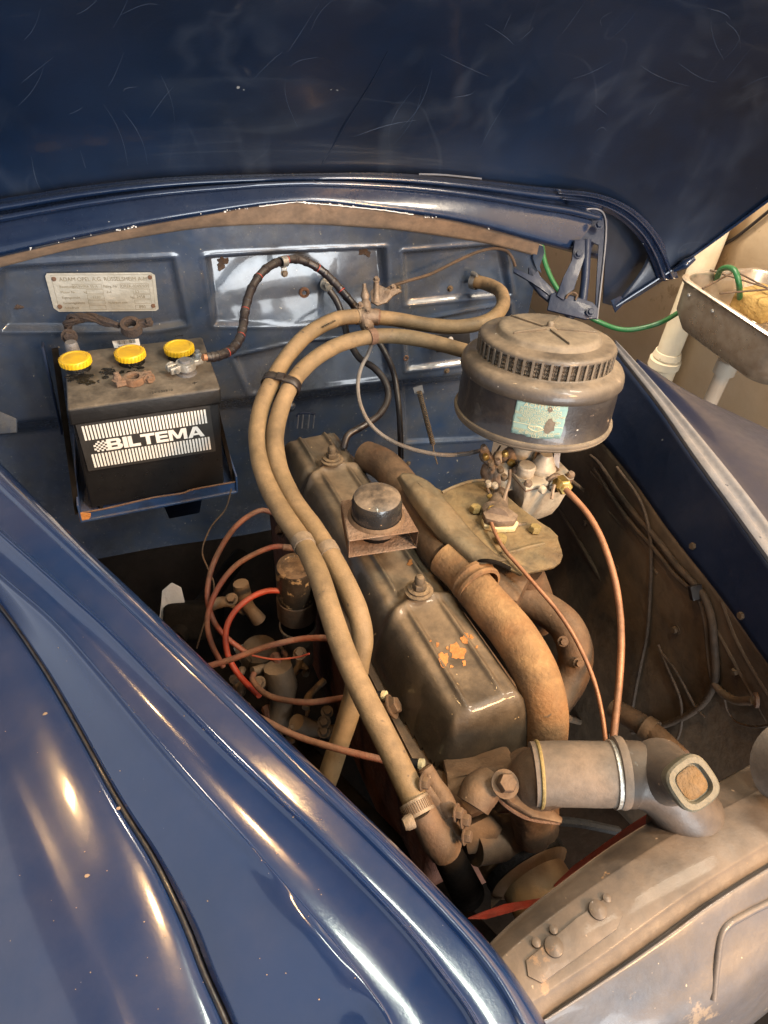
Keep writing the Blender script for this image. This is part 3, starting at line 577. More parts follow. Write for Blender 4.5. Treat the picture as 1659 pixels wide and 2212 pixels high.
for t, u, v, s_ in (('Baumuster', .10, .37, .0060), ('OLYMPIA 55-A', .225, .37, .0062), ('Fahrg.-Nr.', .50, .37, .0060), ('OREK-02497031', .665, .37, .0068),
                    ('Motor Nr.', .10, .51, .0058), ('kg', .31, .51, .0058), ('Zul.', .52, .51, .0058), ('52', .79, .52, .0075), ('Eigengewicht', .10, .65, .0056), ('1110', .38, .65, .0068), ('kg', .74, .65, .0058), ('2458', .80, .65, .0072),
                    ('Gesamtgewicht', .10, .79, .0056), ('Hubraum ccm', .52, .79, .0056), ('Achsdruck', .10, .92, .0056), ('890', .81, .925, .0078)):
    merge(mb, dtext(t, u, v, s_))
obj('plate_lettering', mb, 'etch', dp)
mb = MB()
for u0, u1, v0, v1 in ((.22, .485, .28, .39), (.66, .93, .28, .39), (.335, .49, .42, .53), (.775, .935, .42, .53), (.335, .49, .56, .67), (.775, .935, .56, .67), (.335, .49, .70, .80), (.775, .935, .70, .80), (.335, .49, .84, .95), (.775, .935, .84, .95), (.05, .97, .045, .955)):
    for a, b in (((u0, v0), (u1, v0)), ((u1, v0), (u1, v1)), ((u1, v1), (u0, v1)), ((u0, v1), (u0, v0))):
        mb.tube([dpf(*a, .0012), dpf(*b, .0012)], .00035, 4, 2)
obj('plate_frames', mb, 'etch', dp)
# pale rag on the chassis below the battery
rg = [P(*q) for q in ((352, 1275, 1.22), (372, 1258, 1.22), (392, 1268, 1.24), (400, 1300, 1.25), (384, 1345, 1.26), (366, 1372, 1.26), (344, 1350, 1.23), (350, 1310, 1.22))]
obj('rag', MB().prism(rg, -FW*.006, .002), 'cloth', cat='rag', label='torn pale rag in the dark gap under the battery')
rg = [P(*q) for q in ((505, 1398, 1.15), (530, 1390, 1.14), (545, 1402, 1.14), (548, 1425, 1.15), (520, 1430, 1.16))]
obj('rag', MB().prism(rg, -FW*.006, .002), 'cloth', cat='rag', label='small pale scrap of cloth below the spark plug leads')
# ================================================================ BATTERY
bat = thing('battery', 'black car battery with yellow caps and striped white logo label in its blue tray', 'battery', bp(BW/2, BD/2, -BH))
mb = MB()
mb.box(bp(BW/2, BD/2, -.014), ex*BW, ey*BD, ez*.028, .004)
obj('lid', mb, 'lid', bat)
mb = MB(); mb.box(bp(BW/2, BD/2, -.024-(BH-.028)/2), ex*(BW-.006), ey*(BD-.010), ez*(BH-.026), .004, .995)
obj('case', mb, 'black', bat)
for u in (.02, BW-.02): obj('case_rib', MB().box(bp(u, .0075, -.115), ex*.006, ey*.004, ez*.17, .001), 'black', bat)
# sticker
fo = bp(0, .0040, -.03); fn_ = ex.cross(ez).normalized()
def fp(px, py, off=0):
    p = PP(px, py, fo, fn_); return p-ey*off
sa, sb, sc_, sd = fp(162, 914), fp(455, 874), fp(461, 973), fp(183, 1019)
sO = sa; sw = (sb-sa).length*.99; sh = ((sa-sd).length+(sb-sc_).length)/2
sx_ = (sb-sa).normalized(); sz_ = ez.normalized(); sz_ = (sz_-sx_*sz_.dot(sx_)).normalized()
sf = lambda u, v, h=0: sO+sx_*(u*sw)-sz_*(v*sh)-ey*(h+.0015)+ey*.0003*v
st = obj('logo_label', MB().prism([sf(0, 0), sf(1, 0), sf(1, 1), sf(0, 1)], -ey*.0004), 'sticker', bat)
mb = MB()
for v0, v1, u0 in ((.07, .36, .045), (.66, .94, .06)):
    n = 37
    for k in range(n):
        u = u0+(.955-u0)*k/(n-1); mb.prism([sf(u-.0075, v0, .0004), sf(u+.0075, v0, .0004), sf(u+.0075, v1, .0004), sf(u-.0075, v1, .0004)], -ey*.0003)
for i in range(6):
    for j in range(6):
        if (i+j) % 2 == 0 and not (i < 1 and j in (0, 5)):
            u, v = .085+i*.0165, .405+j*.036; mb.prism([sf(u, v, .0004), sf(u+.0165, v, .0004), sf(u+.0165, v+.036, .0004), sf(u, v+.036, .0004)], -ey*.0003)
obj('label_stripes', mb, 'white', st)
W_ = .27; GL = {
 'B': (1.0, [[(0, 0), (W_, 0), (W_, 1), (0, 1)], [(0, 0), (.78, 0), (.95, .10), (.95, .16), (.92, .22), (0, .22)], [(0, .39), (.80, .39), (.86, .47), (.86, .53), (.80, .61), (0, .61)], [(0, .78), (.86, .78), (.90, .86), (.86, .94), (.74, 1), (0, 1)], [(.66, .1), (.92, .1), (1, .2), (1, .38), (.90, .48), (.66, .48)], [(.64, .52), (.84, .52), (.93, .62), (.93, .8), (.84, .9), (.64, .9)]]),
 'I': (.30, [[(0, 0), (.30, 0), (.30, 1), (0, 1)]]),
 'L': (.78, [[(0, 0), (W_, 0), (W_, 1), (0, 1)], [(0, 0), (.78, 0), (.78, .25), (0, .25)]]),
 'T': (.95, [[(0, .76), (.95, .76), (.95, 1), (0, 1)], [(.34, 0), (.62, 0), (.62, 1), (.34, 1)]]),
 'E': (.84, [[(0, 0), (W_, 0), (W_, 1), (0, 1)], [(0, 0), (.84, 0), (.84, .23), (0, .23)], [(0, .39), (.80, .39), (.80, .61), (0, .61)], [(0, .77), (.84, .77), (.84, 1), (0, 1)]]),
 'M': (1.25, [[(0, 0), (.25, 0), (.25, 1), (0, 1)], [(1.0, 0), (1.25, 0), (1.25, 1), (1.0, 1)], [(.10, 1), (.36, 1), (.75, .12), (.50, .12)], [(1.15, 1), (.89, 1), (.50, .12), (.75, .12)]]),
 'A': (1.15, [[(0, 0), (.30, 0), (.70, 1), (.42, 1)], [(1.15, 0), (.85, 0), (.45, 1), (.73, 1)], [(.22, .20), (.93, .20), (.86, .38), (.28, .38)]])}
tb = MB(); tot = sum(GL[c][0] for c in 'BILTEMA')+6*.05; xx0 = 0; q_ = 0
for c in 'BILTEMA':
    for poly in GL[c][1]:
        q_ += 1; tb.prism([sf(.182+(xx0+a)/tot*.745, .622-b*.228, .0005+q_*.000012) for a, b in poly], -ey*.0002)
    xx0 += GL[c][0]+.05
obj('label_lettering', tb, 'white', st)
# filler caps
def lidp(px, py, h=0): return PZ(px, py, A.z+h)
for (x, y) in ((168, 790), (285, 776), (390, 764)):
    c = lidp(x, y+6, 0.0); c.z = A.z
    neck = obj('filler_cap', MB().lathe(c+VZ*.010, VZ, [(.0235, 0), (.0238, .001), (.0238, .0085), (.0225, .0105), (.019, .011), (.018, .010), (0, .0105)], 44), 'yellow', bat)
    mb = MB()
    for k in range(26):
        a = 2*math.pi*k/26; mb.box(c+VZ*.0148+V((math.cos(a), math.sin(a), 0))*.0240, V((math.cos(a), math.sin(a), 0))*.0016, V((-math.sin(a), math.cos(a), 0))*.0026, VZ*.0085)
    obj('cap_grips', mb, 'yellow', neck)
    obj('filler_neck', MB().lathe(c, VZ, [(.021, 0), (.0205, .010), (.0195, .011)], 28), 'acid', bat)
random.seed(3)
for (x, y, n, s_) in ((170, 816, 80, 17), (235, 803, 55, 13), (288, 798, 30, 15), (385, 788, 12, 12), (190, 826, 22, 12)):
    mb = MB()
    for k in range(n):
        c = PZ(x+random.gauss(0, s_*.8), y+random.gauss(0, s_*.35), A.z+.0003); r_ = random.choice((.001, .002, .003, .0055))*random.uniform(.7, 1.2)
        mb.lathe(c+VZ*.00005*k*.1, VZ, [(r_*random.uniform(.6, 1), .0), (r_*.6, .0006), (0, .0009)], 7)
    obj('oil_stain', mb, 'acid', bat)
# posts and clamps
c = lidp(160, 765); c.z = A.z
obj('terminal_post', MB().lathe(c, VZ, [(.0115, 0), (.0100, .020), (.0085, .0225), (0, .0225)], 24), 'lead', bat)
c = lidp(404, 806); c.z = A.z
obj('terminal_post', MB().lathe(c, VZ, [(.016, 0), (.0155, .003), (.0105, .0045), (.0095, .024), (.0085, .0255), (0, .0255)], 28), 'lead', bat)
pc = c
mb = text_bm('+', .016, lambda x, y, z: lidp(415, 832)+ex*x+ey*y+VZ*z, .0004, .0006); obj('plus_mark', mb, 'black', bat)
obj('lid_print', text_bm('12V 036510', .0075, lambda x, y, z: lidp(322, 851)+ex*x+ey*y+VZ*z, .0003, .0001), 'black', bat)
obj('lid_print', text_bm('LO8', .008, lambda x, y, z: lidp(378, 728)+ex*x+ey*y+VZ*z, .0003, .0001), 'black', bat)
q = [lidp(242, 737, .0006), lidp(300, 732, .0006), lidp(303, 746, .0006), lidp(247, 752, .0006)]
bl = obj('barcode_label', MB().prism(q, VZ*.0004), 'white', bat)
mb = MB()
for k in range(20):
    t = .18+k*.034; w_ = random.choice((.010, .018)); a, b = q[0].lerp(q[1], t), q[3].lerp(q[2], t); d_ = (q[1]-q[0])*w_
    mb.prism([a.lerp(b, .05)+VZ*.0004, a.lerp(b, .05)+d_+VZ*.0004, a.lerp(b, .6)+d_+VZ*.0004, a.lerp(b, .6)+VZ*.0004], VZ*.0002)
merge(mb, text_bm('Art. 80-7215', .0048, lambda x, y, z: q[3].lerp(q[2], .15)+ex*x+ey*(y+.0008)+VZ*(z+.0005), .0002))
obj('barcode', mb, 'acid', bl)
def clamp(c, u, vv, mt, par, nutmt):
    """battery terminal clamp: ring with a split, ears, pinch bolt and cable barrel (u = ear direction)"""
    r0, r1 = .0098, .0150; h = .011; ring = []
    obj('clamp_ring', MB().lathe(c, VZ, [(r0, 0), (r1+.001, 0), (r1, h), (r0, h)], 32, close=True), mt, par)
    for s_ in (-1, 1): obj('clamp_ear', MB().box(c+u*.021+vv*s_*.0052+VZ*h*.5, u*.018, vv*.005, VZ*h, .0012), mt, par)
    obj('pinch_bolt', MB().tube([c+u*.022+vv*-.014+VZ*h*.5, c+u*.022+vv*.014+VZ*h*.5], .0032, 10, 2), nutmt, par)
    obj('pinch_nut', MB().hexbolt(c+u*.022-vv*.0085+VZ*h*.5, -vv, .0062, .007), nutmt, par)
    obj('clamp_barrel', MB().box(c-u*.021+VZ*h*.55, u*.016, vv*.015, VZ*h*.9, .002), mt, par)
    obj('barrel_bolt', MB().hexbolt(c-u*.024+VZ*h, VZ, .0062, .008).lathe(c-u*.024+VZ*(h+.006), VZ, [(.0042, 0), (.0042, .006), (0, .007)], 12), nutmt, par)
ct = thing('terminal_clamp', 'clean silvery terminal clamp on the battery positive post', 'battery clamp', pc+VZ*.008, 'battery terminal clamps')
clamp(pc+VZ*.010, (-ex*.93-ey*.38).normalized(), (-ex*-.38-ey*.93).normalized(), 'leadnew', ct, 'zbolt')
c = lidp(290, 822, .004)
ct = thing('terminal_clamp', 'loose rusty brown terminal clamp lying on the battery lid', 'battery clamp', c, 'battery terminal clamps')
clamp(c-VZ*.003, (ex*.96+ey*.2).normalized(), (-ex*.2+ey*.96).normalized(), 'rusty', ct, 'rusty')
# old frayed strap with clamp, lying between the plate and the battery
ca = P(283, 706, 1.09)
ct = thing('earth_strap', 'frayed braided earth strap with old black clamp behind the battery', 'earth strap', P(145, 725, 1.10))
pts = [P(150, 722, 1.13), P(146, 706, 1.12), P(156, 691, 1.11), P(178, 684, 1.10), P(205, 688, 1.095), P(232, 696, 1.09), P(258, 703, 1.09)]
mb = MB()
for k in range(9):
    a = k/9*6.28; jit = [V((random.gauss(0, .0018), random.gauss(0, .0018), random.gauss(0, .0018)))+V((0, math.cos(a+i*1.1), math.sin(a+i*1.1)))*.0055*(1 if i < 5 else .7) for i in range(len(pts))]
    mb.tube([p+j for p, j in zip(pts, jit)], [.0028, .003, .0034, .003, .0028, .0032, .003], 6, 5)
obj('braid', mb, 'rag', ct)
obj('clamp_ring', MB().lathe(ca, V((0, -.35, 1)), [(.0098, -.008), (.0175, -.008), (.0165, .008), (.0098, .008)], 28, close=True), 'rag', ct)
obj('clamp_ear', MB().box(ca+V((.024, .002, .004)), (.022, 0, .002), (0, .012, 0), (0, 0, .012), .002), 'rag', ct)
obj('clamp_bolt', MB().hexbolt(ca+V((.03, -.004, .006)), (0, -.3, 1), .005, .008), 'rag', ct)
obj('strap_bolt', MB().hexbolt(P(150, 727, 1.10), (0, -1, .3), .009, .008), 'rag', ct)
# ================================================================ HOSES, CABLES
def hose(name, label, cat, pts, r, mt, group=None, seg=16, n=7, rib=None, parts=(), root=None):
    q = [P(*p) for p in pts]
    t = thing(name, label, cat, q[-1], group)
    rl = [r*(1+random.uniform(-.022, .022)) for _ in range(len(q)*3)] if rib is None else r
    obj(name.split('_')[-1] if '_' in name else 'tube', MB().tube(q, rl, seg, n, rib=rib), mt, t)
    return t, q
HR = .0130
H1 = [(775, 683, 1.165), (725, 690, 1.14), (668, 720, 1.10), (622, 768, 1.06), (592, 818, 1.02), (567, 872, .985), (556, 932, .955), (561, 992, .925), (580, 1052, .89), (613, 1112, .85), (655, 1174, .81), (688, 1242, .77), (713, 1320, .735), (744, 1410, .705), (790, 1510, .675), (838, 1606, .65), (880, 1694, .63), (902, 1742, .62)]
t, q = hose('heater_hose', 'outer tan heater hose looping from the bulkhead valve past the clamp to the water pump', 'hose', H1, HR, 'hose', 'tan heater hoses', seg=20)
h1t = t
def band(pts, i, w_, r, mt, par, name='hose_band', seg=24):
    a = P(*pts[i]); b = P(*pts[i+1]); ax = (b-a).normalized(); c = a
    return obj(name, MB().lathe(c-ax*w_/2, ax, [(r*.9, 0), (r, .0004), (r*1.02, w_*.5), (r, w_-.0004), (r*.9, w_)], seg), mt, par)
band(H1, 10, .015, HR*1.10, 'hclamp', t)
band(H1, 0, .012, HR*1.12, 'hclamp', t, 'hose_clamp')
H2 = [(1012, 760, 1.13), (930, 738, 1.14), (865, 727, 1.14), (803, 727, 1.13), (742, 741, 1.105), (690, 768, 1.07), (650, 803, 1.04), (622, 845, 1.005), (603, 895, .975), (594, 950, .945), (603, 1012, .915), (632, 1078, .88), (674, 1136, .845), (708, 1190, .815), (742, 1252, .79), (772, 1320, .77), (783, 1380, .765), (775, 1436, .775), (765, 1500, .79), (748, 1560, .80), (728, 1620, .81), (705, 1690, .82)]
t, q = hose('heater_hose', 'inner tan heater hose running from behind the air cleaner down beside the engine', 'hose', H2, HR, 'hose', 'tan heater hoses', seg=20)
band(H2, 3, .014, HR*1.10, 'rclamp', t)
band(H2, 13, .015, HR*1.10, 'hclamp', t)
a_, b_ = P(590, 826, 1.03), P(626, 836, 1.0)
H3 = [(812, 685, 1.175), (862, 691, 1.185), (925, 702, 1.19), (985, 706, 1.19), (1035, 699, 1.195), (1070, 682, 1.21), (1087, 656, 1.24), (1080, 629, 1.28), (1052, 614, 1.31), (1026, 608, 1.325)]
t, q = hose('heater_hose', 'short tan hose curling from the valve to the right of the bulkhead', 'hose', H3, HR, 'hose', 'tan heater hoses', seg=20)
band(H3, 0, .012, HR*1.14, 'rclamp', t, 'hose_clamp')
c = P(1020, 607, 1.325)
obj('hose_clamp', MB().lathe(c, q[-2]-q[-1], [(HR*1.18, 0), (HR*1.22, .006), (HR*1.18, .012)], 24), 'zbolt', t)
obj('clamp_screw', MB().screw(c+V((-.004, -.002, .018)), V((.3, -1, 0)), .0045, .016), 'zbolt', t)
h0, h1 = P(672, 722, 1.087), P(738, 688, 1.13); hd_ = (h1-h0).normalized(); hn_ = (-FW-hd_*(-FW).dot(hd_)).normalized(); hu_ = hn_.cross(hd_).normalized()
hu_ = -hu_ if hu_.dot(UP) > 0 else hu_
mid_h = P(702, 703, 1.118)-UP*.004+hn_*.0128
tb = text_bm('WEATHERHEAD', .0048, lambda x, y, z: mid_h-hd_*(x-.018)+hu_*y+hn_*z, .0004, .0002)
obj('hose_print', tb, 'acid', h1t)
# twin strap
cs = thing('hose_strap', 'dark rubber strap holding the two tan hoses together', 'strap', P(600, 830, 1.0))
ax = (P(*H1[4])-P(*H1[5])).normalized(); c1 = P(588, 826, 1.017); c2 = P(627, 836, 1.012); dv = (c2-c1).normalized(); nv = ax.cross(dv).normalized(); dv = nv.cross(ax).normalized()
mb = MB(); prof = []
for s_, cc in ((1, c2), (-1, c1)):
    for k in range(13):
        a = -math.pi/2+math.pi*k/12; prof.append(cc+dv*s_*math.cos(a)*.0148+nv*s_*math.sin(a)*.0148)
g_ = [[mb.bm.verts.new(p+ax*h) for p in prof] for h in (-.0075, .0075)]
mb.ring_strip(g_)
obj('strap_band', mb, 'cable', cs, solid=.0016, off=1)
obj('strap_buckle', MB().box(c2.lerp(c1, .5)+nv*-.0165, dv*.012, ax*.016, nv*.004, .001), 'cable', cs)
# black cables
B1 = [(446, 772, 1.0), (470, 769, 1.01), (497, 757, 1.03), (516, 735, 1.05), (525, 705, 1.07), (530, 668, 1.09), (544, 622, 1.11), (572, 583, 1.13), (610, 563, 1.155), (650, 562, 1.18), (690, 581, 1.20), (722, 610, 1.21), (748, 640, 1.215), (775, 672, 1.225)]
t, q = hose('battery_cable', 'thick black wrapped battery cable arching from the positive clamp over the bulkhead', 'cable', B1, .0072, 'cable', 'black cables on the bulkhead', seg=12)
cq = cr(q, 20); mb = MB(); mb2 = MB()
for i in range(8, len(cq)-4, 11):
    ax = (cq[i+1]-cq[i]).normalized()
    mb.lathe(cq[i], ax, [(.0073, -.0006), (.0080, .0), (.0080, .0055), (.0073, .0065)], 14)
    if i % 3 == 0: mb2.lathe(cq[i]+ax*.0066, ax, [(.0072, -.0004), (.00745, 0), (.00745, .0006), (.0072, .001)], 14)
obj('spiral_wrap', mb, 'cable', t); obj('red_core', mb2, 'redmark', t)
obj('bare_copper', MB().tube([P(438, 772, .995), P(448, 772, 1.0)], .0055, 10, 2), 'copper', t)
# P clip
pcx = P(612, 565, 1.15); tdir = (P(650, 562, 1.18)-P(572, 583, 1.13)).normalized()
pcl = thing('cable_clip', 'small rubber lined metal clip holding the black cable at its highest point', 'cable clip', pcx)
obj('clip_band', MB().lathe(pcx-tdir*.006, tdir, [(.0078, 0), (.0098, .0), (.0098, .012), (.0078, .012)], 24, close=True), 'zbolt', pcl)
obj('clip_tab', MB().box(pcx+V((0, -.004, -.016)), (.010, 0, 0), (0, .003, 0), (0, 0, .014), .001), 'zbolt', pcl)
obj('clip_bolt', MB().hexbolt(pcx+V((0, -.0055, -.019)), (0, -1, .2), .0045, .005), 'bolt', pcl)
B2 = [(712, 628, 1.20), (728, 652, 1.205), (742, 690, 1.21), (752, 730, 1.21), (775, 772, 1.20), (808, 795, 1.19), (832, 825, 1.18), (838, 860, 1.17), (820, 895, 1.15), (785, 920, 1.13), (752, 940, 1.12), (742, 968, 1.12)]
t, q = hose('earth_cable', 'black cable from a bright lug on the bulkhead curling down behind the valve cover', 'cable', B2, .0062, 'cable', 'black cables on the bulkhead', seg=12)
lg = onS(704, 612, .004)
obj('cable_lug', MB().lathe(lg, (0, -1, 0), [(.0045, 0), (.013, 0), (.013, .003), (.0045, .003)], 26, close=True), 'leadnew', t)
obj('lug_barrel', MB().box(lg.lerp(P(720, 641, 1.2), .55), (P(720, 641, 1.2)-lg)*.75, V((.011, 0, .004)), (0, -.006, 0), .001), 'leadnew', t)
obj('lug_bolt', MB().hexbolt(lg+V((0, -.003, 0)), (0, -1, 0), .0062, .006), 'zbolt', t)
B3 = [(818, 738, 1.215), (835, 768, 1.215), (850, 805, 1.21), (858, 850, 1.21), (863, 900, 1.21), (865, 950, 1.22), (866, 990, 1.24)]
hose('black_cable', 'straight black cable dropping down the bulkhead behind the hoses', 'cable', B3, .0055, 'cable', 'black cables on the bulkhead', seg=12)
B4 = [(806, 735, 1.17), (795, 765, 1.165), (780, 795, 1.15), (773, 832, 1.13), (779, 875, 1.11), (800, 916, 1.09), (838, 948, 1.08), (890, 970, 1.07), (950, 982, 1.06), (1000, 981, 1.06), (1040, 973, 1.06)]
t, q = hose('choke_cable', 'thin grey sheathed cable sweeping round to the carburettor linkage', 'cable', B4, .0033, 'steelwire', seg=8, n=24, rib=.10)
B5 = [(832, 627, 1.19), (850, 617, 1.20), (880, 607, 1.21), (930, 592, 1.23), (985, 565, 1.25), (1030, 545, 1.27), (1065, 537, 1.29), (1092, 541, 1.305), (1106, 556, 1.31), (1113, 575, 1.32)]
hose('control_wire', 'thin rusty control wire from the heater valve across the bulkhead', 'wire', B5, .0030, 'tanwire', seg=8)
# ================================================================ HEATER VALVE
vt = thing('heater_valve', 'dusty brown heater valve standing between the hoses on the bulkhead', 'valve', P(790, 700, 1.17))
vd = 1.165
c = P(790, 684, vd)
obj('valve_body', MB().tube([P(770, 683, vd), P(782, 684, vd), P(800, 684, vd), P(818, 685, vd)], [.011, .0145, .0145, .011], 16, 4), 'zincd', vt)
obj('valve_stem', MB().lathe(P(793, 712, vd), (P(787, 615, vd)-P(793, 712, vd)), [(.010, 0), (.013, .006), (.012, .03), (.0085, .034), (.010, .042), (.0085, .050), (.006, .053), (.008, .060), (.005, .070), (.0035, .074), (.0035, .082), (0, .083)], 18), 'zincd', vt)
obj('valve_lever', MB().prism([P(*k, vd+.01) for k in ((800, 632), (815, 615), (838, 628), (862, 625), (868, 632), (848, 640), (836, 655), (815, 662), (803, 655))], -FW*.006, .001), 'zincd', vt)
obj('valve_pillar', MB().tube([P(812, 655, vd+.01), P(813, 610, vd+.005)], [.009, .006, .005], 12, 4), 'zincd', vt)
for (x, y) in ((813, 605), (849, 622), (793, 708), (778, 660), (795, 672)):
    obj('valve_screw', MB().hexbolt(P(x, y, vd-.012), -FW+UP*.4, .0042, .007), 'zincd', vt)
# coil spring on the bulkhead
sp0, sp1 = P(905, 845, 1.31), P(935, 960, 1.36); axd = (sp1-sp0); xx, yy, zz = frame(axd)
pts = [sp0+axd*(k/260)+(xx*math.cos(k*.75)+yy*math.sin(k*.75))*.0048 for k in range(261)]
rs = thing('return_spring', 'long thin return spring hanging on the bulkhead behind the carburettor', 'spring', sp1)
obj('coil', MB().tube(pts, .0012, 5, smooth=False), 'bolt', rs)
obj('spring_hook', MB().tube([sp1, P(938, 980, 1.36), P(945, 1003, 1.36)], .0014, 6), 'bolt', rs)
obj('spring_bracket', MB().prism([P(*k, 1.32) for k in ((892, 838), (912, 832), (916, 850), (896, 852))], -FW*.003), 'chan', rs)
# ================================================================ ENGINE
eng = thing('engine', 'dusty four cylinder engine with ribbed black valve cover and rusty exhaust manifold', 'engine', (.26, .6, .5))
Ef = PZ(1060, 1532, .957); Er = PZ(666, 930, .920)
ea = (Ef-Er); EL = ea.length; ea.normalize(); et = V((-ea.y, ea.x, 0)).normalized(); en = ea.cross(et).normalized()
if en.z < 0: en = -en
if et.x < 0: et = -et
def ep(s_, t_, h): return Er+ea*s_+et*t_+en*h   # s rear->front, t to the right, h up from the cover top
HW = .0755; CH = .072
def rrect(s_, t_, x0, x1, hw, r):
    cx = (x0+x1)/2; hx = (x1-x0)/2
    dx = abs(s_-cx)-(hx-r); dy = abs(t_)-(hw-r)
    return math.hypot(max(dx, 0), max(dy, 0))+min(max(dx, dy), 0)-r
s_b1, s_b2 = .122, .445
S0_, S1_ = -.016, EL+.026
def ch(s_, t_):
    d = rrect(s_, t_, S0_, S1_, HW, .034)
    wall = sstep(-.000, -.040, d)**.55
    h = -CH*(1-wall)
    h += -.0035*(t_/HW)**2*wall
    for sb in (s_b1, s_b2):
        u = s_-sb-.50*abs(t_)**1.15
        h += (.0075*math.exp(-(u/.008)**2) - .004*math.exp(-((u+.016)/.009)**2) + .002*sstep(-.004, .010, u)*sstep(.14, .05, u))*(.35+.65*wall)*sstep(0, -.004, d)
        h += .007*math.exp(-((s_-sb)**2+t_**2)/(.016**2))
    for k in (-.023, .023):
        g_ = 1-sum(math.exp(-((s_-sb)/.022)**2) for sb in (s_b1, s_b2))
        h += .0055*math.exp(-((t_-k)/.0036)**2)*wall*max(0, g_)*sstep(S1_-.03, S1_-.07, s_)
    # front end dips
    h -= .014*sstep(S1_-.10, S1_-.02, s_)*sstep(-.02, -.06, t_ - 0)*1.0
    return h
mb = MB(); g = []; NS, NT = 230, 84
for i in range(NS+1):
    s_ = S0_-.001+(S1_-S0_+.002)*i/NS; row = []
    for j in range(NT+1):
        t_ = -HW-.001+(2*HW+.002)*j/NT; row.append(mb.bm.verts.new(ep(s_, t_, ch(s_, t_))))
    g.append(row)
for a, b in zip(g[:-1], g[1:]):
    for i in range(NT): mb.bm.faces.new((a[i], a[i+1], b[i+1], b[i]))
bmesh.ops.delete(mb.bm, geom=[v for v in mb.bm.verts if (v.co-Er).dot(en) < -CH+.0005], context='VERTS')
vc = obj('valve_cover', mb, 'cover', eng, hit=True, sharp=75, label='ribbed black valve cover under brown dust with orange rust spots')
def rr_poly(x0, x1, hw, r, h, n=8):
    out = []
    for cx, cy, a0 in ((x1-r, hw-r, 0), (x0+r, hw-r, 90), (x0+r, -hw+r, 180), (x1-r, -hw+r, 270)):
        for k in range(n+1):
            a = math.radians(a0+90*k/n); out.append(ep(cx+r*math.cos(a), cy+r*math.sin(a), h))
    return out
obj('cover_flange', MB().prism(rr_poly(S0_-.010, S1_+.010, HW+.009, .040, -CH-.001), -en*.004, .001), 'castd', eng)
obj('cover_gasket', MB().prism(rr_poly(S0_-.008, S1_+.008, HW+.007, .038, -CH-.005), -en*.003), 'dark', eng)
obj('cylinder_head', MB().prism(rr_poly(S0_-.02, S1_+.03, HW+.014, .03, -CH-.009), -en*.05, .003), 'castd', eng)
obj('engine_block', MB().prism(rr_poly(S0_-.02, S1_+.02, HW+.004, .012, -CH-.06), -en*.25, .004), 'block', eng)
for sb in (s_b1, s_b2):
    c = ep(sb, 0, ch(sb, 0)-.001)
    nut = obj('cover_nut', MB().lathe(c, en, [(.019, 0), (.019, .002), (.015, .0035), (.015, .006), (.010, .007)], 28).hexbolt(c+en*.005, en, .0095, .010, False).lathe(c+en*.014, en, [(.0068, 0), (.0068, .009), (.0045, .0125), (0, .0135)], 16), 'bolt', vc)
# orange rust chips on the cover
for (x, y, s_) in ((958, 1425, 12), (988, 1408, 16), (1004, 1380, 9), (945, 1393, 4), (886, 1216, 6), (975, 1440, 3), (1018, 1376, 4), (966, 1400, 3), (1002, 1436, 2.5), (930, 1385, 2), (1030, 1398, 2.5), (820, 1085-400, 0), (1003, 1432, 4)):
    if not s_: continue
    n_ = 26; pts = []
    for k in range(n_):
        a = 2*math.pi*k/n_; rr_ = s_*random.uniform(.86, 1.1)*(1+.14*math.sin(a*3+x)+.20*math.sin(a*2+y)+.12*math.sin(a*5+x*2)); pts.append(onS(x+math.cos(a)*rr_, y+math.sin(a)*rr_*1.15, .0003))
    obj('rust_chip', MB().prism(pts, en*.0003), 'orange', vc)
# rib studs / brackets along the left of the head
obj('head_rail', MB().tube([ep(s_, -HW-.018, -CH-.012) for s_ in (.10, .25, .40, .52)], .006, 8), 'castd', eng)
for s_ in (.13, .27, .40, .52):
    c = ep(s_, -HW-.020, -CH-.03)
    obj('head_bolt', MB().hexbolt(c, -et+en*.4, .009, .010), 'castd', eng)
# oil filler cap with duct
oc = P(815, 1110, .865)
oil = thing('oil_filler_cap', 'round black breather cap over a rusty sheet metal duct on the valve cover', 'breather cap', oc-V((0, 0, .02)))
ot = P(815, 1072, .85); oax = V((0, 0, 1)).lerp(en, .5)
obj('cap_dome', MB().lathe(ot, oax, [(.0335, -.030), (.0335, -.008), (.031, -.001), (.024, .003), (.012, .0045), (0, .0048)], 44), 'cap', oil)
base = ot-oax.normalized()*.030
obj('cap_skirt', MB().lathe(base, oax, [(.0345, .001), (.038, -.002), (.0415, -.007), (.042, -.010)], 44), 'castd', oil)
on = oax.normalized(); d0 = (P(925, 1150, .80)-P(760, 1120, .87)); 
bc = base-on*.017
fx = ea.copy(); fx = (fx-on*fx.dot(on)).normalized(); ft = on.cross(fx).normalized()
if ft.x < 0: ft = -ft
dd1 = (fx*.95-ft*.16).normalized()            # duct opening direction (towards the viewer)
dd2 = on.cross(dd1).normalized()
if dd2.x < 0: dd2 = -dd2
def dq(a, b, h): return bc+dd1*a+dd2*b+on*h
W2, HH = .046, .0125
mb = MB()
loop = [(-.040, -W2*.85), (.040, -W2), (.040, W2), (-.040, W2*.85)]
for h0 in (HH, -HH-.003): mb.prism([dq(a*1.0, b, h0) for a, b in loop], on*.0012)
mb.prism([dq(-.040, -W2*.85, -HH), dq(.040, -W2, -HH), dq(.040, -W2, HH), dq(-.040, -W2*.85, HH)], -dd2*.0012)
mb.prism([dq(-.040, W2*.85, -HH), dq(.040, W2, -HH), dq(.040, W2, HH), dq(-.040, W2*.85, HH)], dd2*.0012)
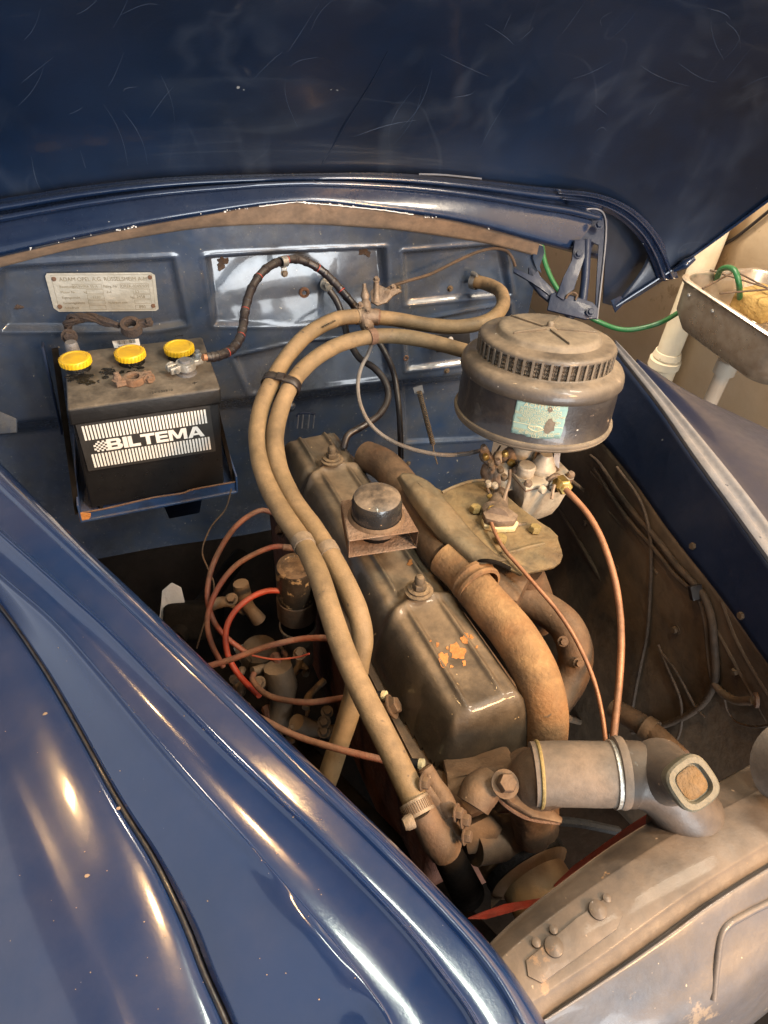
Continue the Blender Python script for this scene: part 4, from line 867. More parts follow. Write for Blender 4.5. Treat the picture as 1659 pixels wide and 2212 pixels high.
mb.prism([dq(-.040, -W2*.85, -HH), dq(-.040, W2*.85, -HH), dq(-.040, W2*.85, HH), dq(-.040, -W2*.85, HH)], -dd1*.0012)
obj('duct', mb, 'rusty', oil)
obj('duct_lip', MB().tube([dq(.041, -W2, -HH-.003), dq(.041, -W2, HH+.001), dq(.041, W2, HH+.001), dq(.041, W2, -HH-.003), dq(.041, -W2, -HH-.003)], .0012, 6, smooth=False), 'rusty', oil)
obj('duct_neck', MB().lathe(bc-on*.03, on, [(.026, 0), (.026, .022)], 28), 'dark', oil)
# exhaust manifold
ex1 = [(962, 1205, .885), (1000, 1240, .865), (1050, 1300, .83), (1110, 1372, .80), (1155, 1450, .775), (1178, 1525, .765), (1178, 1590, .775), (1165, 1640, .80)]
obj('exhaust_manifold', MB().tube([P(*q) for q in ex1], [.027, .0265, .027, .028, .0275, .026, .026, .026], 28, 8), 'exh', eng, hit=True)
ax = (P(*ex1[1])-P(*ex1[2])).normalized(); c = P(1038, 1272, .842)
obj('manifold_joint', MB().lathe(c, ax, [(.0275, 0), (.0315, .001), (.0325, .005), (.030, .008), (.030, .013), (.0325, .016), (.032, .021), (.027, .023)], 32), 'exh', eng)
obj('manifold_branch', MB().tube([P(*q) for q in ((1120, 1290, .93), (1170, 1312, .92), (1220, 1350, .90), (1243, 1405, .89), (1235, 1460, .89), (1205, 1510, .88), (1170, 1545, .87))], [.022, .024, .024, .024, .023, .022, .02], 22, 8), 'castd', eng)
obj('manifold_branch', MB().tube([P(*q) for q in ((790, 985, 1.10), (830, 1005, 1.07), (870, 1050, 1.02), (905, 1110, .97), (940, 1180, .92), (965, 1208, .89))], [.026, .027, .027, .028, .027, .026], 22, 8), 'castd', eng)
for k in ((1216, 1385, .868), (1250, 1432, .862)): obj('manifold_stud', MB().hexbolt(P(*k), -FW, .005, .006), 'castd', eng)
# heat shield strip and carburettor plate
sl = [(860, 1032, .960), (878, 1068, .94), (905, 1110, .915), (945, 1158, .885), (985, 1196, .865), (1012, 1222, .85)]
sm_ = [(868, 1024, .955), (905, 1052, .93), (945, 1098, .90), (990, 1150, .87), (1035, 1195, .845), (1062, 1217, .832)]
sr = [(886, 1024, .962), (928, 1044, .945), (968, 1088, .915), (1015, 1145, .885), (1062, 1192, .86), (1094, 1212, .85)]
obj('heat_shield', MB().surf([[P(*q) for q in sl], [P(q[0]*.5+r_[0]*.5, q[1]*.5+r_[1]*.5, q[2]*.5+r_[2]*.5-.008) for q, r_ in zip(sl, sm_)], [P(*q) for q in sm_], [P(*q) for q in sr]], 6, 6), 'shield', eng, solid=.0018, hit=True, label='curved dusty steel heat shield between valve cover and carburettor')
obj('shield_crease', MB().tube([P(*q)+UP*.0005 for q in ((905, 1045, .934), (950, 1092, .907), (1000, 1148, .877), (1040, 1190, .852))], .0018, 8), 'shield', eng)
obj('shield_crease', MB().tube([P(*q)+UP*.0005 for q in ((925, 1050, .942), (965, 1090, .914), (1013, 1146, .885), (1056, 1190, .86))], .0016, 8), 'shield', eng)
obj('shield_hem', MB().tube([P(*sl[-1])+UP*.001, P(1030, 1214, .838), P(1055, 1212, .83), P(1080, 1218, .838), P(1100, 1228, .85)], .003, 8), 'dark', eng)
pz = P(1100, 1170, .925).z
pl = [(900, 1030), (955, 1062), (1010, 1040), (1045, 1036), (1075, 1052), (1120, 1095), (1167, 1128), (1188, 1140), (1206, 1158), (1204, 1167), (1213, 1185), (1216, 1200), (1211, 1214), (1198, 1224), (1170, 1231), (1123, 1241), (1085, 1220), (1030, 1170), (960, 1110), (920, 1070)]
obj('carburettor_plate', MB().prism([PZ(*q, pz) for q in pl], (0, 0, -.004), .0012), 'plate', eng, hit=True, label='flat oily plate under the carburettor')
obj('plate_hem', MB().tube([PZ(*q, pz+.001) for q in ((955, 1064), (980, 1052), (1012, 1041), (1046, 1037))], .0025, 8), 'shield', eng)
obj('plate_rib', MB().tube([PZ(*q, pz) for q in ((1080, 1195), (1110, 1192), (1145, 1182), (1175, 1175))], [.002, .004, .003], 8), 'plate', eng)
for (x, y, k) in ((1026, 1100, 'bolth'), (1154, 1143, 'bolth'), (1080, 1165, 'bolth')):
    obj('plate_bolt', MB().hexbolt(PZ(x, y+6, pz), ez, .0088, .011, False), k, eng)
obj('manifold_flange', MB().prism([PZ(*q, pz-.02) for q in ((990, 1165), (1060, 1160), (1140, 1200), (1150, 1240), (1120, 1300), (1060, 1280), (1000, 1230))], (0, 0, -.06), .01), 'castd', eng)
obj('intake_stub', MB().tube([P(1128, 1235, .93), P(1150, 1290, .96), P(1160, 1340, 1.0)], .03, 16), 'castd', eng)
# ================================================================ AIR CLEANER
ac = P(1187, 710, .955)
cn = V((.0452, .1231, 1)).normalized(); cx_ = V((0, 1, 0)).cross(cn).normalized(); cy_ = cn.cross(cx_)
clr = thing('air_cleaner', 'round dusty air cleaner drum with slotted rim and torn turquoise sticker', 'air cleaner', ac-cn*.14)
AZ = V((0, 0, 1))
def cpt(a, r_, h): return ac+cx_*(math.cos(a)*r_)+cy_*(math.sin(a)*r_)+cn*h
def lat(prof, seg=96):
    mb = MB(); R_ = [[mb.bm.verts.new(cpt(2*math.pi*k/seg, max(r_, 1e-5), h)) for k in range(seg)] for r_, h in prof]
    mb.ring_strip(R_); return mb
obj('top_cap', lat([(0, .0005), (.066, .0005), (.0725, -.0005), (.0752, -.003), (.0765, -.0065), (.080, -.009)]), 'cleantop', clr, hit=True)
obj('shroud', lat([(.077, -.0075), (.083, -.0095), (.093, -.0105), (.0985, -.012), (.1010, -.0150), (.1014, -.0175), (.0995, -.0175)]), 'clean', clr)
nb = 50
for k in range(nb):
    a = 2*math.pi*k/nb; d_ = cx_*math.cos(a)+cy_*math.sin(a); e_ = cn.cross(d_)
    obj('slot_bar', MB().box(ac+d_*.1015+cn*-.0285, d_*.0012, e_*.0036, cn*.0245), 'cleantop', clr)
obj('filter_core', lat([(.0965, -.015), (.0965, -.042)]), 'filter', clr)
mb = MB(); random.seed(11)
for k in range(280):
    a = 2*math.pi*k/280; pts = []
    if math.sin(a) > .45: continue
    for j_ in range(9):
        aa = a+(.009 if j_ % 2 else -.009)+random.uniform(-.004, .004); pts.append(cpt(aa, .0982+(.0010 if j_ % 2 else 0), -.0165-.0029*j_))
    mb.tube(pts, .00052, 4, smooth=False, caps=False)
obj('filter_mesh', mb, 'cleantop', clr, kind='stuff')
obj('shoulder', lat([(.0985, -.0395), (.1022, -.0395), (.1045, -.0415), (.112, -.0430), (.1185, -.0470), (.1218, -.0525), (.1230, -.0590), (.1232, -.0640), (.1215, -.0675), (.119, -.0685), (.1175, -.068)]), 'clean', clr, hit=True)
obj('drum', lat([(.1185, -.067), (.1195, -.09), (.1198, -.1300), (.121, -.1315)], 120), 'drum', clr, hit=True, label='scuffed dark drum of the air cleaner below its slotted rim')
obj('base_rim', lat([(.1190, -.129), (.1235, -.1295), (.1246, -.132), (.1240, -.1350), (.1222, -.1362), (.1232, -.138), (.1215, -.141), (.10, -.146), (.04, -.150), (.03, -.152)]), 'cleantop', clr, label='rolled dusty rim round the base')
for a in (-82, -10, 62, 134, 206):
    a = math.radians(a-14); d_ = cx_*math.cos(a)+cy_*math.sin(a); e_ = cn.cross(d_)
    obj('cap_rib', MB().prism([ac+d_*.006-e_*.0042+cn*.0002, ac+d_*.068-e_*.0008+cn*.0002, ac+d_*.068+e_*.0008+cn*.0002, ac+d_*.006+e_*.0042+cn*.0002], cn*.0032, .0012), 'cleantop', clr)
obj('centre_nut', MB().lathe(ac, cn, [(.012, 0), (.009, .003), (.0055, .004), (.005, .009), (.003, .011), (0, .0115)], 20), 'cleantop', clr)
axc = ac; Rs = .1200
def cyl(px, py):
    r = ray(px, py); r = V((r.dot(cx_), r.dot(cy_), r.dot(cn))); o = CAM-axc; o = V((o.dot(cx_), o.dot(cy_), o.dot(cn)))
    a = r.x**2+r.y**2; b = 2*(o.x*r.x+o.y*r.y); c = o.x**2+o.y**2-Rs**2
    t = (-b-math.sqrt(b*b-4*a*c))/(2*a); p = o+r*t; return math.atan2(p.y, p.x), p.z
cl_, cr_ = cyl(1108, 905), cyl(1220, 912); zt = cyl(1165, 872)[1]; zb = cyl(1160, 947)[1]
th0, th1 = cl_[0], cr_[0]
def cs_(u, v, h=0): return cpt(th0+(th1-th0)*u, Rs+h, zt+(zb-zt)*v)
mb = MB(); g = []
random.seed(5)
for i in range(25):
    u = i/24; v0 = random.uniform(0, .025); v1 = 1-random.uniform(0, .035)-(.02*math.sin(u*9))
    g.append([mb.bm.verts.new(cs_(u+(random.uniform(-.008, .008) if i in (0, 24) else 0), v0+(v1-v0)*j/8)) for j in range(9)])
for a, b in zip(g[:-1], g[1:]):
    for j in range(8): mb.bm.faces.new((a[j], a[j+1], b[j+1], b[j]))
sk = obj('notice_sticker', mb, 'teal', clr, solid=.0003, off=1, label='torn turquoise notice sticker with cream German print')
sw_, sh_ = abs(th1-th0)*Rs, abs(zb-zt)
def ctext(t, u, v, s_, bold=0, al='CENTER', sx=1): return text_bm(t, s_, lambda x, y, z: cs_(u+x/sw_, v-y/sh_, .0005+z), .0001, bold, sx, align=al)
mb = ctext('ACHTUNG', .5, .135, .0088, .00035, sx=1.15)
for t, v in (('FILTERH\u00dcLSE ALLE 5000 KM', .225), ('IN BENZIN WASCHEN UND', .30), ('TROCKNEN ANSCHLIESSEND MIT', .375), ('MOTOR\u00d6L BENETZEN', .45), ('WIEDER EINSETZEN DREHEN', .525), ('GUT ABTROPFEN LASSEN', .60)):
    merge(mb, ctext(t, .5, v, .0047, .00006))
merge(mb, ctext('OPEL', .47, .745, .0085, .0004, sx=1.2))
for t, v, s_ in (('HERGESTELLT UNTER LIZENZ DER', .845, .0043), ('AC SPARK PLUG CO', .915, .0055), ('U.S.A.', .985, .0052)): merge(mb, ctext(t, .5, v, s_, .0001))
obj('sticker_print', mb, 'cream', sk)
mb = MB()
for a0 in (0, 1):
    pts = []
    for k in range(25):
        t = -1+2*k/24; pts.append(cs_(.47+.15*t, .715+(.075 if a0 else -.075)*math.cos(t*math.pi/2), .0006))
    mb.tube(pts, .00055, 5, smooth=False)
mb.tube([cs_(.02, .64, .0005), cs_(.3, .635, .0005), cs_(.35, .64, .0005)], .0004, 5, 3); mb.tube([cs_(.62, .64, .0005), cs_(.98, .64, .0005)], .0004, 5, 4)
obj('sticker_emblem', mb, 'cream', sk)
mb = MB()
for (u0, v0, s_, sy) in ((.72, .60, .014, 1.1), (.66, .13, .006, 1), (.70, .50, .006, 1.3)):
    n_ = 12; c0 = mb.bm.verts.new(cs_(u0, v0, .0009)); ring = []
    for k in range(n_):
        a = 2*math.pi*k/n_; rr_ = s_*random.uniform(.7, 1.1); ring.append(mb.bm.verts.new(cs_(u0+math.cos(a)*rr_/sw_*.6, v0+math.sin(a)*rr_*sy/sh_*.8, .0008)))
    for k in range(n_): mb.bm.faces.new((c0, ring[k], ring[(k+1) % n_]))
obj('sticker_tear', mb, 'cleantop', sk, flat=True)
# ================================================================ CARBURETTOR
cb = thing('carburettor', 'pale grey carburettor with square float bowl under the air cleaner', 'carburettor', P(1110, 1130, 1.0))
D0 = 1.02
lidc = [crop3(*q) for q in ((705, 600, .985), (530, 400, 1.02), (640, 350, 1.05), (1060, 400, 1.06), (1205, 455, 1.03))]
# bowl frame from the picture corners
cz = crop3(705, 600, .985).z
k0 = PZ(995.4+.2*705, 940+.2*600, cz); k1 = PZ(995.4+.2*530, 940+.2*400, cz); k2 = PZ(995.4+.2*1205, 940+.2*480, cz); k3 = k1+k2-k0
shr = lambda t, dz: [p.lerp((k0+k2+k1+k3)/4, t)+V((0, 0, dz)) for p in (k0, k2, k3, k1)]
mb = MB(); rg_ = []
for t, dz in ((.02, 0), (.04, -.025), (.08, -.056), (.22, -.074), (.42, -.082)):
    rg_.append([mb.bm.verts.new(p) for p in shr(t, dz)])
mb.ring_strip(rg_); mb.bm.faces.new(rg_[-1]); mb.bm.faces.new(rg_[0])
bmesh.ops.bevel(mb.bm, geom=[e for e in mb.bm.edges if abs((e.verts[0].co-e.verts[1].co).normalized().z) > .35], offset=.009, segments=4, profile=.5, affect='EDGES')
obj('float_bowl', mb, 'zinc', cb, hit=True)
obj('bowl_lid', MB().prism(shr(-.05, 0), (0, 0, .0065), .0022), 'zinc', cb, hit=True)
obj('bowl_gasket', MB().prism(shr(-.03, -.0018), (0, 0, .0018)), 'rclamp', cb)
for (x, y, m_) in ((722, 525, 'zincd'), (590, 380, 'zincd'), (1180, 430, 'zincd'), (870, 570, 'zinc'), (540, 300, 'brass')):
    p = PZ(995.4+.2*x, 940+.2*y+2, cz+.0065)
    obj('lid_screw', MB().screw(p, ez+V((0, -.3, 0)) if x != 870 else V((.2, -1, .1)), .0064, .007), m_, cb)
dm_ = PZ(1171, 1018, cz+.006)
obj('bowl_dome', MB().lathe(dm_, AZ, [(.0185, -.012), (.0185, .004), (.0205, .006), (.0200, .011), (.0165, .014), (.0135, .024), (.010, .028), (.009, .034), (0, .034)], 36), 'zinc', cb, hit=True)
obj('dome_collar', MB().lathe(dm_+V((-.03, .0, .0)), AZ, [(.014, -.01), (.014, .016), (.012, .018), (0, .018)], 20), 'zinc', cb)
th_ = PZ(1133, 1005, cz)+V((0, .012, 0))
obj('throat', MB().lathe(th_, AZ, [(.024, -.06), (.024, -.01), (.020, .0), (.0185, .012), (.019, .06), (.026, .075)], 32), 'zinc', cb)
ta = V((ac.x, ac.y, 0)); 
obj('intake_horn', MB().lathe(ac-cn*.149, -cn, [(.040, 0), (.034, .01), (.028, .03), (.027, .07)], 32), 'zincd', cb)
obj('intake_horn', MB().tube([P(1150, 985, 1.08), P(1147, 1005, 1.08)], .012, 16, 2), 'zinc', cb)
obj('support_strap', MB().prism([P(*q, 1.02) for q in ((1197, 978), (1210, 978), (1206, 1020), (1200, 1022), (1190, 1015))], -FW*.002), 'chan', cb)
obj('lid_wing', MB().prism([crop3(*q) for q in ((1000, 400, 1.04), (1080, 340, 1.05), (1200, 440, 1.035), (1205, 490, 1.02), (1150, 520, 1.015), (1040, 470, 1.02))], -AZ*.005, .001), 'zincd', cb)
# mixing chamber cluster (left)
cl = [((250, 190), (330, 330), .012, 'zincd'), ((310, 330), (290, 560), .016, 'zincd'), ((410, 200), (400, 330), .011, 'zinc'), ((450, 210), (520, 330), .012, 'zincd'), ((380, 360), (390, 640), .016, 'zincd'), ((470, 330), (480, 600), .020, 'zinc'), ((540, 160), (560, 330), .016, 'zincd'), ((330, 460), (420, 470), .013, 'zinc')]
for (a, b, r_, m_) in cl:
    obj('mixing_chamber', MB().tube([crop3(*a, 1.035), crop3((a[0]+b[0])/2, (a[1]+b[1])/2, 1.03), crop3(*b, 1.03)], [r_*.75, r_*.9, r_*.62, r_*.8], 14, 5), m_, cb)
for (x, y, d_) in ((325, 320, 1.0), (470, 470, .995), (270, 250, 1.01), (480, 215, 1.0), (400, 300, 1.0), (300, 540, 1.0), (370, 560, 1.0), (320, 690, 1.0), (430, 390, 1.0), (250, 150, 1.02)):
    obj('jet_screw', MB().screw(crop3(x, y, d_), -FW*.7+UP*.6-RT*.2, .0052, .008), random.choice(('zinc', 'zincd', 'bolt', 'brass')), cb)
obj('choke_lever', MB().prism([crop3(*q, 1.02) for q in ((205, 150), (290, 125), (300, 190), (350, 300), (330, 350), (290, 330), (210, 250))], -FW*.004, .001), 'zincd', cb)
obj('linkage_rod', MB().tube([crop3(530, 380, 1.0), crop3(520, 520, .985), crop3(470, 680, .975), crop3(455, 860, .965), crop3(480, 950, .955), crop3(560, 975, .95), crop3(640, 960, .95)], .0028, 8), 'zincd', cb)
obj('linkage_rod', MB().tube([crop3(430, 110, 1.06), crop3(350, 240, 1.06), crop3(330, 270, 1.06)], .0016, 6), 'zincd', cb)
obj('throttle_spring', MB().tube([crop3(280+8*math.cos(k*1.0)+k*1.2, 560+k*2.6+5*math.sin(k*1.0), 1.0) for k in range(40)], .001, 5, smooth=False), 'zincd', cb)
obj('throttle_lever', MB().prism([crop3(*q, .955) for q in ((560, 960), (620, 930), (650, 960), (720, 930), (700, 965), (610, 1010), (570, 1005))], -FW*.003, .0008), 'bolt', cb)
bs = PZ(1078, 1130, pz)
mbf = [PZ(1040, 1124, pz+.006), PZ(1060, 1108, pz+.006), PZ(1095, 1112, pz+.006), PZ(1120, 1130, pz+.006), PZ(1112, 1144, pz+.006), PZ(1075, 1146, pz+.006), PZ(1046, 1138, pz+.006)]
obj('base_gasket', MB().prism([p+V((0, 0, -.005)) for p in mbf], AZ*.007, .001), 'gasket', cb)
obj('base_flange', MB().prism([p.lerp(bs, .04)+V((0, .003, .0022)) for p in mbf], AZ*.012, .003), 'zincd', cb)
obj('base_neck', MB().tube([PZ(1072, 1122, pz+.012), crop3(420, 640, 1.02)], [.019, .015, .013], 18, 3), 'zincd', cb)
obj('banjo_boss', MB().lathe(crop3(330, 800, .955), -FW*.6+UP*.5-RT*.2, [(.014, -.01), (.0125, .004), (.010, .006), (0, .006)], 20), 'zincd', cb)
obj('banjo_nut', MB().hexbolt(crop3(340, 815, .945), -FW*.6+UP*.5-RT*.1, .0065, .006, False), 'brass', cb)
# fuel union
un = thing('fuel_union', 'bright brass hexagonal union nut joining the copper pipe to the carburettor', 'pipe fitting', P(1222, 1052, .985))
ua, ub = crop3(1060, 500, 1.0), crop3(1180, 620, .965)
obj('union_body', MB().lathe(crop3(1000, 500, 1.005), ub-ua, [(.015, 0), (.015, .007), (.0125, .009), (.0125, .014)], 26), 'zincd', un)
mb = MB(); x_, y_, z_ = frame(ub-ua); cc = ua; R_ = []
for r_, h in ((.0125, 0), (.0125, .023), (.0105, .026)): R_.append([mb.bm.verts.new(cc+z_*h+(x_*math.cos(k*math.pi/3+.3)+y_*math.sin(k*math.pi/3+.3))*r_) for k in range(6)])
mb.ring_strip(R_); mb.bm.faces.new(R_[-1]); mb.bm.faces.new(R_[0]); obj('union_nut', mb, 'brass', un, sharp=20, bevel=.0006)
obj('union_clip', MB().tube([crop3(1010, 540, .975), crop3(995, 600, .97), crop3(980, 690, .968)], .0028, 6), 'zincd', un)
# copper pipes
t, q = hose('fuel_pipe', 'thick bright copper fuel pipe curving down from the brass union', 'pipe', [(1222, 1058, .968), (1242, 1078, .955), (1268, 1108, .94), (1293, 1150, .92), (1313, 1200, .90), (1330, 1260, .88), (1340, 1330, .86), (1342, 1400, .84), (1338, 1470, .82), (1331, 1540, .80), (1324, 1606, .79), (1318, 1660, .79)], .0046, 'copper', 'copper pipes', seg=14)
t, q = hose('vacuum_pipe', 'thin copper pipe running from the carburettor base across the exhaust', 'pipe', [(1062, 1108, .942), (1061, 1125, .935), (1068, 1148, .92), (1088, 1185, .90), (1120, 1222, .88), (1160, 1268, .86), (1200, 1315, .845), (1235, 1366, .83), (1265, 1425, .815), (1286, 1480, .80), (1300, 1540, .79), (1308, 1600, .785), (1311, 1650, .79)], .0028, 'copper', 'copper pipes', seg=10)
# ================================================================ DISTRIBUTOR / COIL AND LEADS
ic = P(637, 1222, .97)
coil = thing('ignition_coil', 'upright cylindrical ignition coil with flaking black paint beside the hoses', 'ignition coil', ic-V((0, 0, .2)))
obj('coil_cap', MB().lathe(ic, AZ, [(.0295, -.068), (.0295, -.006), (.027, 0), (.020, .0015), (.019, .0), (0, .0005)], 40), mat('flaking_coil_enamel', (.02, .017, .014), rough=.4, dust=(.27, .17, .09), damt=.12, dup=.8, dscale=22, bump=.3, chip=(.30, .2, .10), chip_t=.56, chip_scale=40), coil)
obj('coil_body', MB().lathe(ic, AZ, [(.0315, -.112), (.0315, -.074), (.0305, -.070), (.029, -.069)], 40), 'castd', coil)
obj('coil_collar', MB().lathe(ic, AZ, [(.0275, -.14), (.0275, -.114), (.031, -.1125)], 40), 'dark', coil)
obj('coil_ring', MB().lathe(ic, AZ, [(.0285, -.146), (.0305, -.143), (.0305, -.139), (.0285, -.137)], 40), 'hclamp', coil)
obj('coil_foot', MB().lathe(ic, AZ, [(.024, -.24), (.024, -.18), (.028, -.146)], 32), 'grime', coil)
LG = 'red spark plug leads'
def lead(lbl, pts, mt='redwire', r=.0042): return hose('spark_plug_lead', lbl, 'ignition lead', pts, r, mt, LG, seg=10)
lead('faded red lead making the widest loop below the battery', [(596, 1110, 1.02), (558, 1104, 1.02), (505, 1142, 1.0), (462, 1215, .99), (448, 1283, .98), (460, 1338, .98), (488, 1376, .99), (532, 1410, 1.0)])
t, q = lead('faded red lead with a metal end entering behind the hoses', [(645, 1190, .99), (620, 1182, .99), (580, 1184, .99), (514, 1218, .98), (470, 1272, .97), (448, 1335, .97), (456, 1388, .98), (482, 1440, 1.0)])
obj('lead_tip', MB().tube([P(612, 1182, .99), P(630, 1184, .99)], .0052, 10, 2), 'rclamp', t)
lead('bright red lead curving from the ignition coil', [(606, 1276, .985), (575, 1277, .975), (540, 1292, .965), (508, 1320, .955), (489, 1358, .95), (490, 1405, .95), (505, 1442, .95), (530, 1474, .935), (560, 1502, .90)], 'redbright', .0044)
lead('dull red lead crossing in front of the ignition coil', [(712, 1379, .86), (690, 1378, .87), (644, 1381, .88), (572, 1398, .88), (500, 1424, .88), (440, 1442, .89)])
def boot(t, a, b, c):
    obj('lead_boot', MB().tube([a, b], [.0062, .0055], 12, 2), 'black', t)
    obj('boot_tip', MB().tube([b, c], [.0060, .0062], 12, 2), 'gasket', t)
t, q = lead('dull red lead ending in a black boot above another by the valve cover', [(800, 1503, .80), (750, 1507, .81), (672, 1517, .83), (612, 1512, .86), (572, 1498, .88), (546, 1470, .90), (548, 1455, .91)])
boot(t, P(795, 1503, .80), P(826, 1502, .79), P(834, 1503, .788))
t, q = lead('lowest dull red lead ending in a black boot at the front of the block', [(862, 1648, .74), (812, 1638, .745), (716, 1614, .76), (636, 1588, .78), (562, 1551, .80), (520, 1530, .82)])
boot(t, P(862, 1648, .74), P(906, 1650, .73), P(915, 1651, .728))
hose('thin_wire', 'very thin dark wire hanging below the right of the battery tray', 'wire', [(500, 1055, 1.12), (487, 1100, 1.12), (455, 1140, 1.11), (437, 1190, 1.1), (450, 1230, 1.1), (462, 1262, 1.1), (458, 1310, 1.1), (440, 1350, 1.1), (425, 1400, 1.12)], .0014, 'tanwire', seg=6)
hose('thin_wire', 'short thin red wire beneath the ignition coil', 'wire', [(545, 1416, .95), (590, 1424, .94), (640, 1420, .94), (668, 1412, .93)], .0014, 'redbright', seg=6)
# dark clutter below: linkages and pump shapes
cltr = thing('fuel_pump', 'grimy fuel pump and linkage low down beside the block', 'fuel pump', P(640, 1480, 1.05))
for pts, r_ in (([(545, 1450), (580, 1445), (620, 1465), (645, 1440), (648, 1415)], .007), ([(560, 1470), (600, 1490), (640, 1478)], .006), ([(640, 1560), (660, 1570), (700, 1578), (720, 1582)], .013), ([(600, 1440), (610, 1500), (600, 1560)], .022), ([(450, 1310), (490, 1300), (530, 1320)], .008), ([(520, 1260), (530, 1300), (560, 1340)], .012), ([(660, 1530), (670, 1500), (700, 1470)], .006)):
    obj('pump_casting', MB().tube([P(x, y, 1.0+.02*i) for i, (x, y) in enumerate(pts)], [r_, r_*1.15, r_*.8, r_], 12, 5), 'grime', cltr)
for (x, y) in ((560, 1475), (700, 1580), (648, 1412), (700, 1560), (500, 1295)): obj('pump_bolt', MB().hexbolt(P(x, y, .98), -FW+UP*.5, .007, .008), 'castd', cltr)
obj('pump_bowl', MB().lathe(P(560, 1400, 1.12), AZ, [(.0, 0), (.03, -.002), (.034, -.01), (.034, -.05), (.02, -.06)], 28), 'grime', cltr)
for k in range(26):
    x, y = random.uniform(500, 720), random.uniform(1400, 1600); r_ = random.uniform(.004, .011); d0_ = random.uniform(1.02, 1.12)
    a = random.uniform(0, 6.28); L_ = random.uniform(12, 46)
    if k % 3: obj('linkage_piece', MB().tube([P(x, y, d0_), P(x+math.cos(a)*L_*.5+6, y+math.sin(a)*L_*.5, d0_-.01), P(x+math.cos(a)*L_, y+math.sin(a)*L_, d0_)], [r_, r_*.6, r_*.8], 8, 3), random.choice(('grime', 'castd', 'block')), cltr)
    else: obj('linkage_bolt', MB().hexbolt(P(x, y, d0_-.02), -FW+UP*.6+RT*random.uniform(-.5, .5), r_*.8, r_), random.choice(('grime', 'castd')), cltr)
st = thing('steering_box', 'dark steering box and shaft deep between the near wing and the block', 'steering box', P(470, 1420, 1.25))
obj('steering_column', MB().tube([P(380, 1380, 1.2), P(520, 1200, 1.45)], .018, 14, 4), 'dark', st)
obj('box_casting', MB().box(P(420, 1340, 1.25), RT*.10, UP*.07, FW*.08, .012), 'dark', st)
obj('chassis_rail', MB().box(P(700, 1720, 1.0), (P(1000, 2100, .8)-P(420, 1450, 1.2)), V((.05, .05, 0)), V((0, 0, .06)), .006), 'dark', body)
# ================================================================ FRONT OF ENGINE: water pump, thermostat, hose fittings
wp = thing('water_pump', 'dusty brown water pump housing where the tan hose ends', 'water pump', P(960, 1800, .68))
def wt(pts, r_, mt='castd', name='pump_casting', n=5, seg=16): return obj(name, MB().tube([P(*q) for q in pts], r_, seg, n), mt, wp)
wt([(905, 1745, .62), (935, 1795, .63), (960, 1830, .645)], [.014, .0145, .018, .018], 'castd', 'hose_spigot')
ax = (P(905, 1752, .62)-P(880, 1700, .63)).normalized(); c = P(893, 1728, .622)
hc = obj('hose_clamp', MB().lathe(c, ax, [(.0150, 0), (.0152, .001), (.0152, .014), (.0148, .015)], 32), 'hclamp', wp)
mb = MB(); x_, y_, z_ = frame(ax)
for k in range(44):
    a = 2*math.pi*k/44; d_ = x_*math.cos(a)+y_*math.sin(a); mb.box(c+ax*.0075+d_*.0153, d_*.0008, z_.cross(d_)*.0009, ax*.009)
obj('clamp_teeth', mb, 'castd', hc)
obj('clamp_screw', MB().screw(P(893, 1772, .598), -RT-UP*.3-FW*.3, .0068, .010), 'hclamp', wp)
obj('pump_body', MB().prism([P(*q) for q in ((925, 1795, .645), (975, 1770, .65), (1000, 1800, .655), (1002, 1835, .66), (955, 1862, .66), (935, 1850, .655))], FW*.06, .008), 'castd', wp)
obj('pump_body', MB().prism([P(*q) for q in ((1000, 1790, .70), (1060, 1760, .71), (1090, 1790, .71), (1060, 1840, .72), (1010, 1850, .71))], FW*.04, .005), 'grime', wp)
wt([(925, 1672, .645), (950, 1715, .64), (975, 1760, .635)], [.0085, .0085, .0105, .0105, .0085], 'castd', 'drain_tap')
obj('tap_knob', MB().lathe(P(925, 1672, .645), P(925, 1672, .645)-P(950, 1715, .64), [(.0082, -.002), (.0082, .006), (.0055, .0075), (.0055, .006), (0, .006)], 20), 'castd', wp)
obj('tap_bracket', MB().prism([P(*q, .632) for q in ((902, 1685), (915, 1675), (960, 1740), (1003, 1800), (1010, 1815), (998, 1822), (950, 1760))], -FW*.003, .0008), 'castd', wp)
for (x, y) in ((912, 1690), (1000, 1770), (1003, 1805), (985, 1755)): obj('bracket_bolt', MB().hexbolt(P(x, y, .622), -FW*.5+RT, .006, .007), 'castd', wp)
obj('front_casting', MB().prism([P(*q) for q in ((962, 1668, .70), (1040, 1672, .69), (1115, 1640, .70), (1118, 1690, .68), (1062, 1706, .672), (1050, 1760, .68), (1018, 1772, .69), (985, 1740, .69), (968, 1705, .69))], FW*.05, .006), 'castd', wp)
obj('casting_boss', MB().tube([P(1110, 1640, .70), P(1150, 1700, .70), P(1160, 1790, .72)], [.02, .026, .024], 18), 'castd', wp)
wt([(1020, 1740, .66), (1035, 1712, .665), (1060, 1690, .675)], [.018, .02, .018], 'castd', 'bypass_pipe')
wt([(960, 1830, .68), (985, 1880, .72), (1010, 1930, .76)], [.016, .018, .02], 'dark')
wt([(1020, 1830, .72), (1080, 1810, .74), (1140, 1800, .74)], [.02, .026, .02], 'grime')
wt([(900, 1500-0, .85), (905, 1502, .85)], .004)
obj('outlet_stub', MB().tube([P(815, 1545, .80), P(850, 1525, .79)], .011, 14, 2), 'castd', eng)
obj('outlet_nut', MB().hexbolt(P(845, 1527, .785), RT+UP*.5-FW*.3, .0105, .010), 'castd', eng)
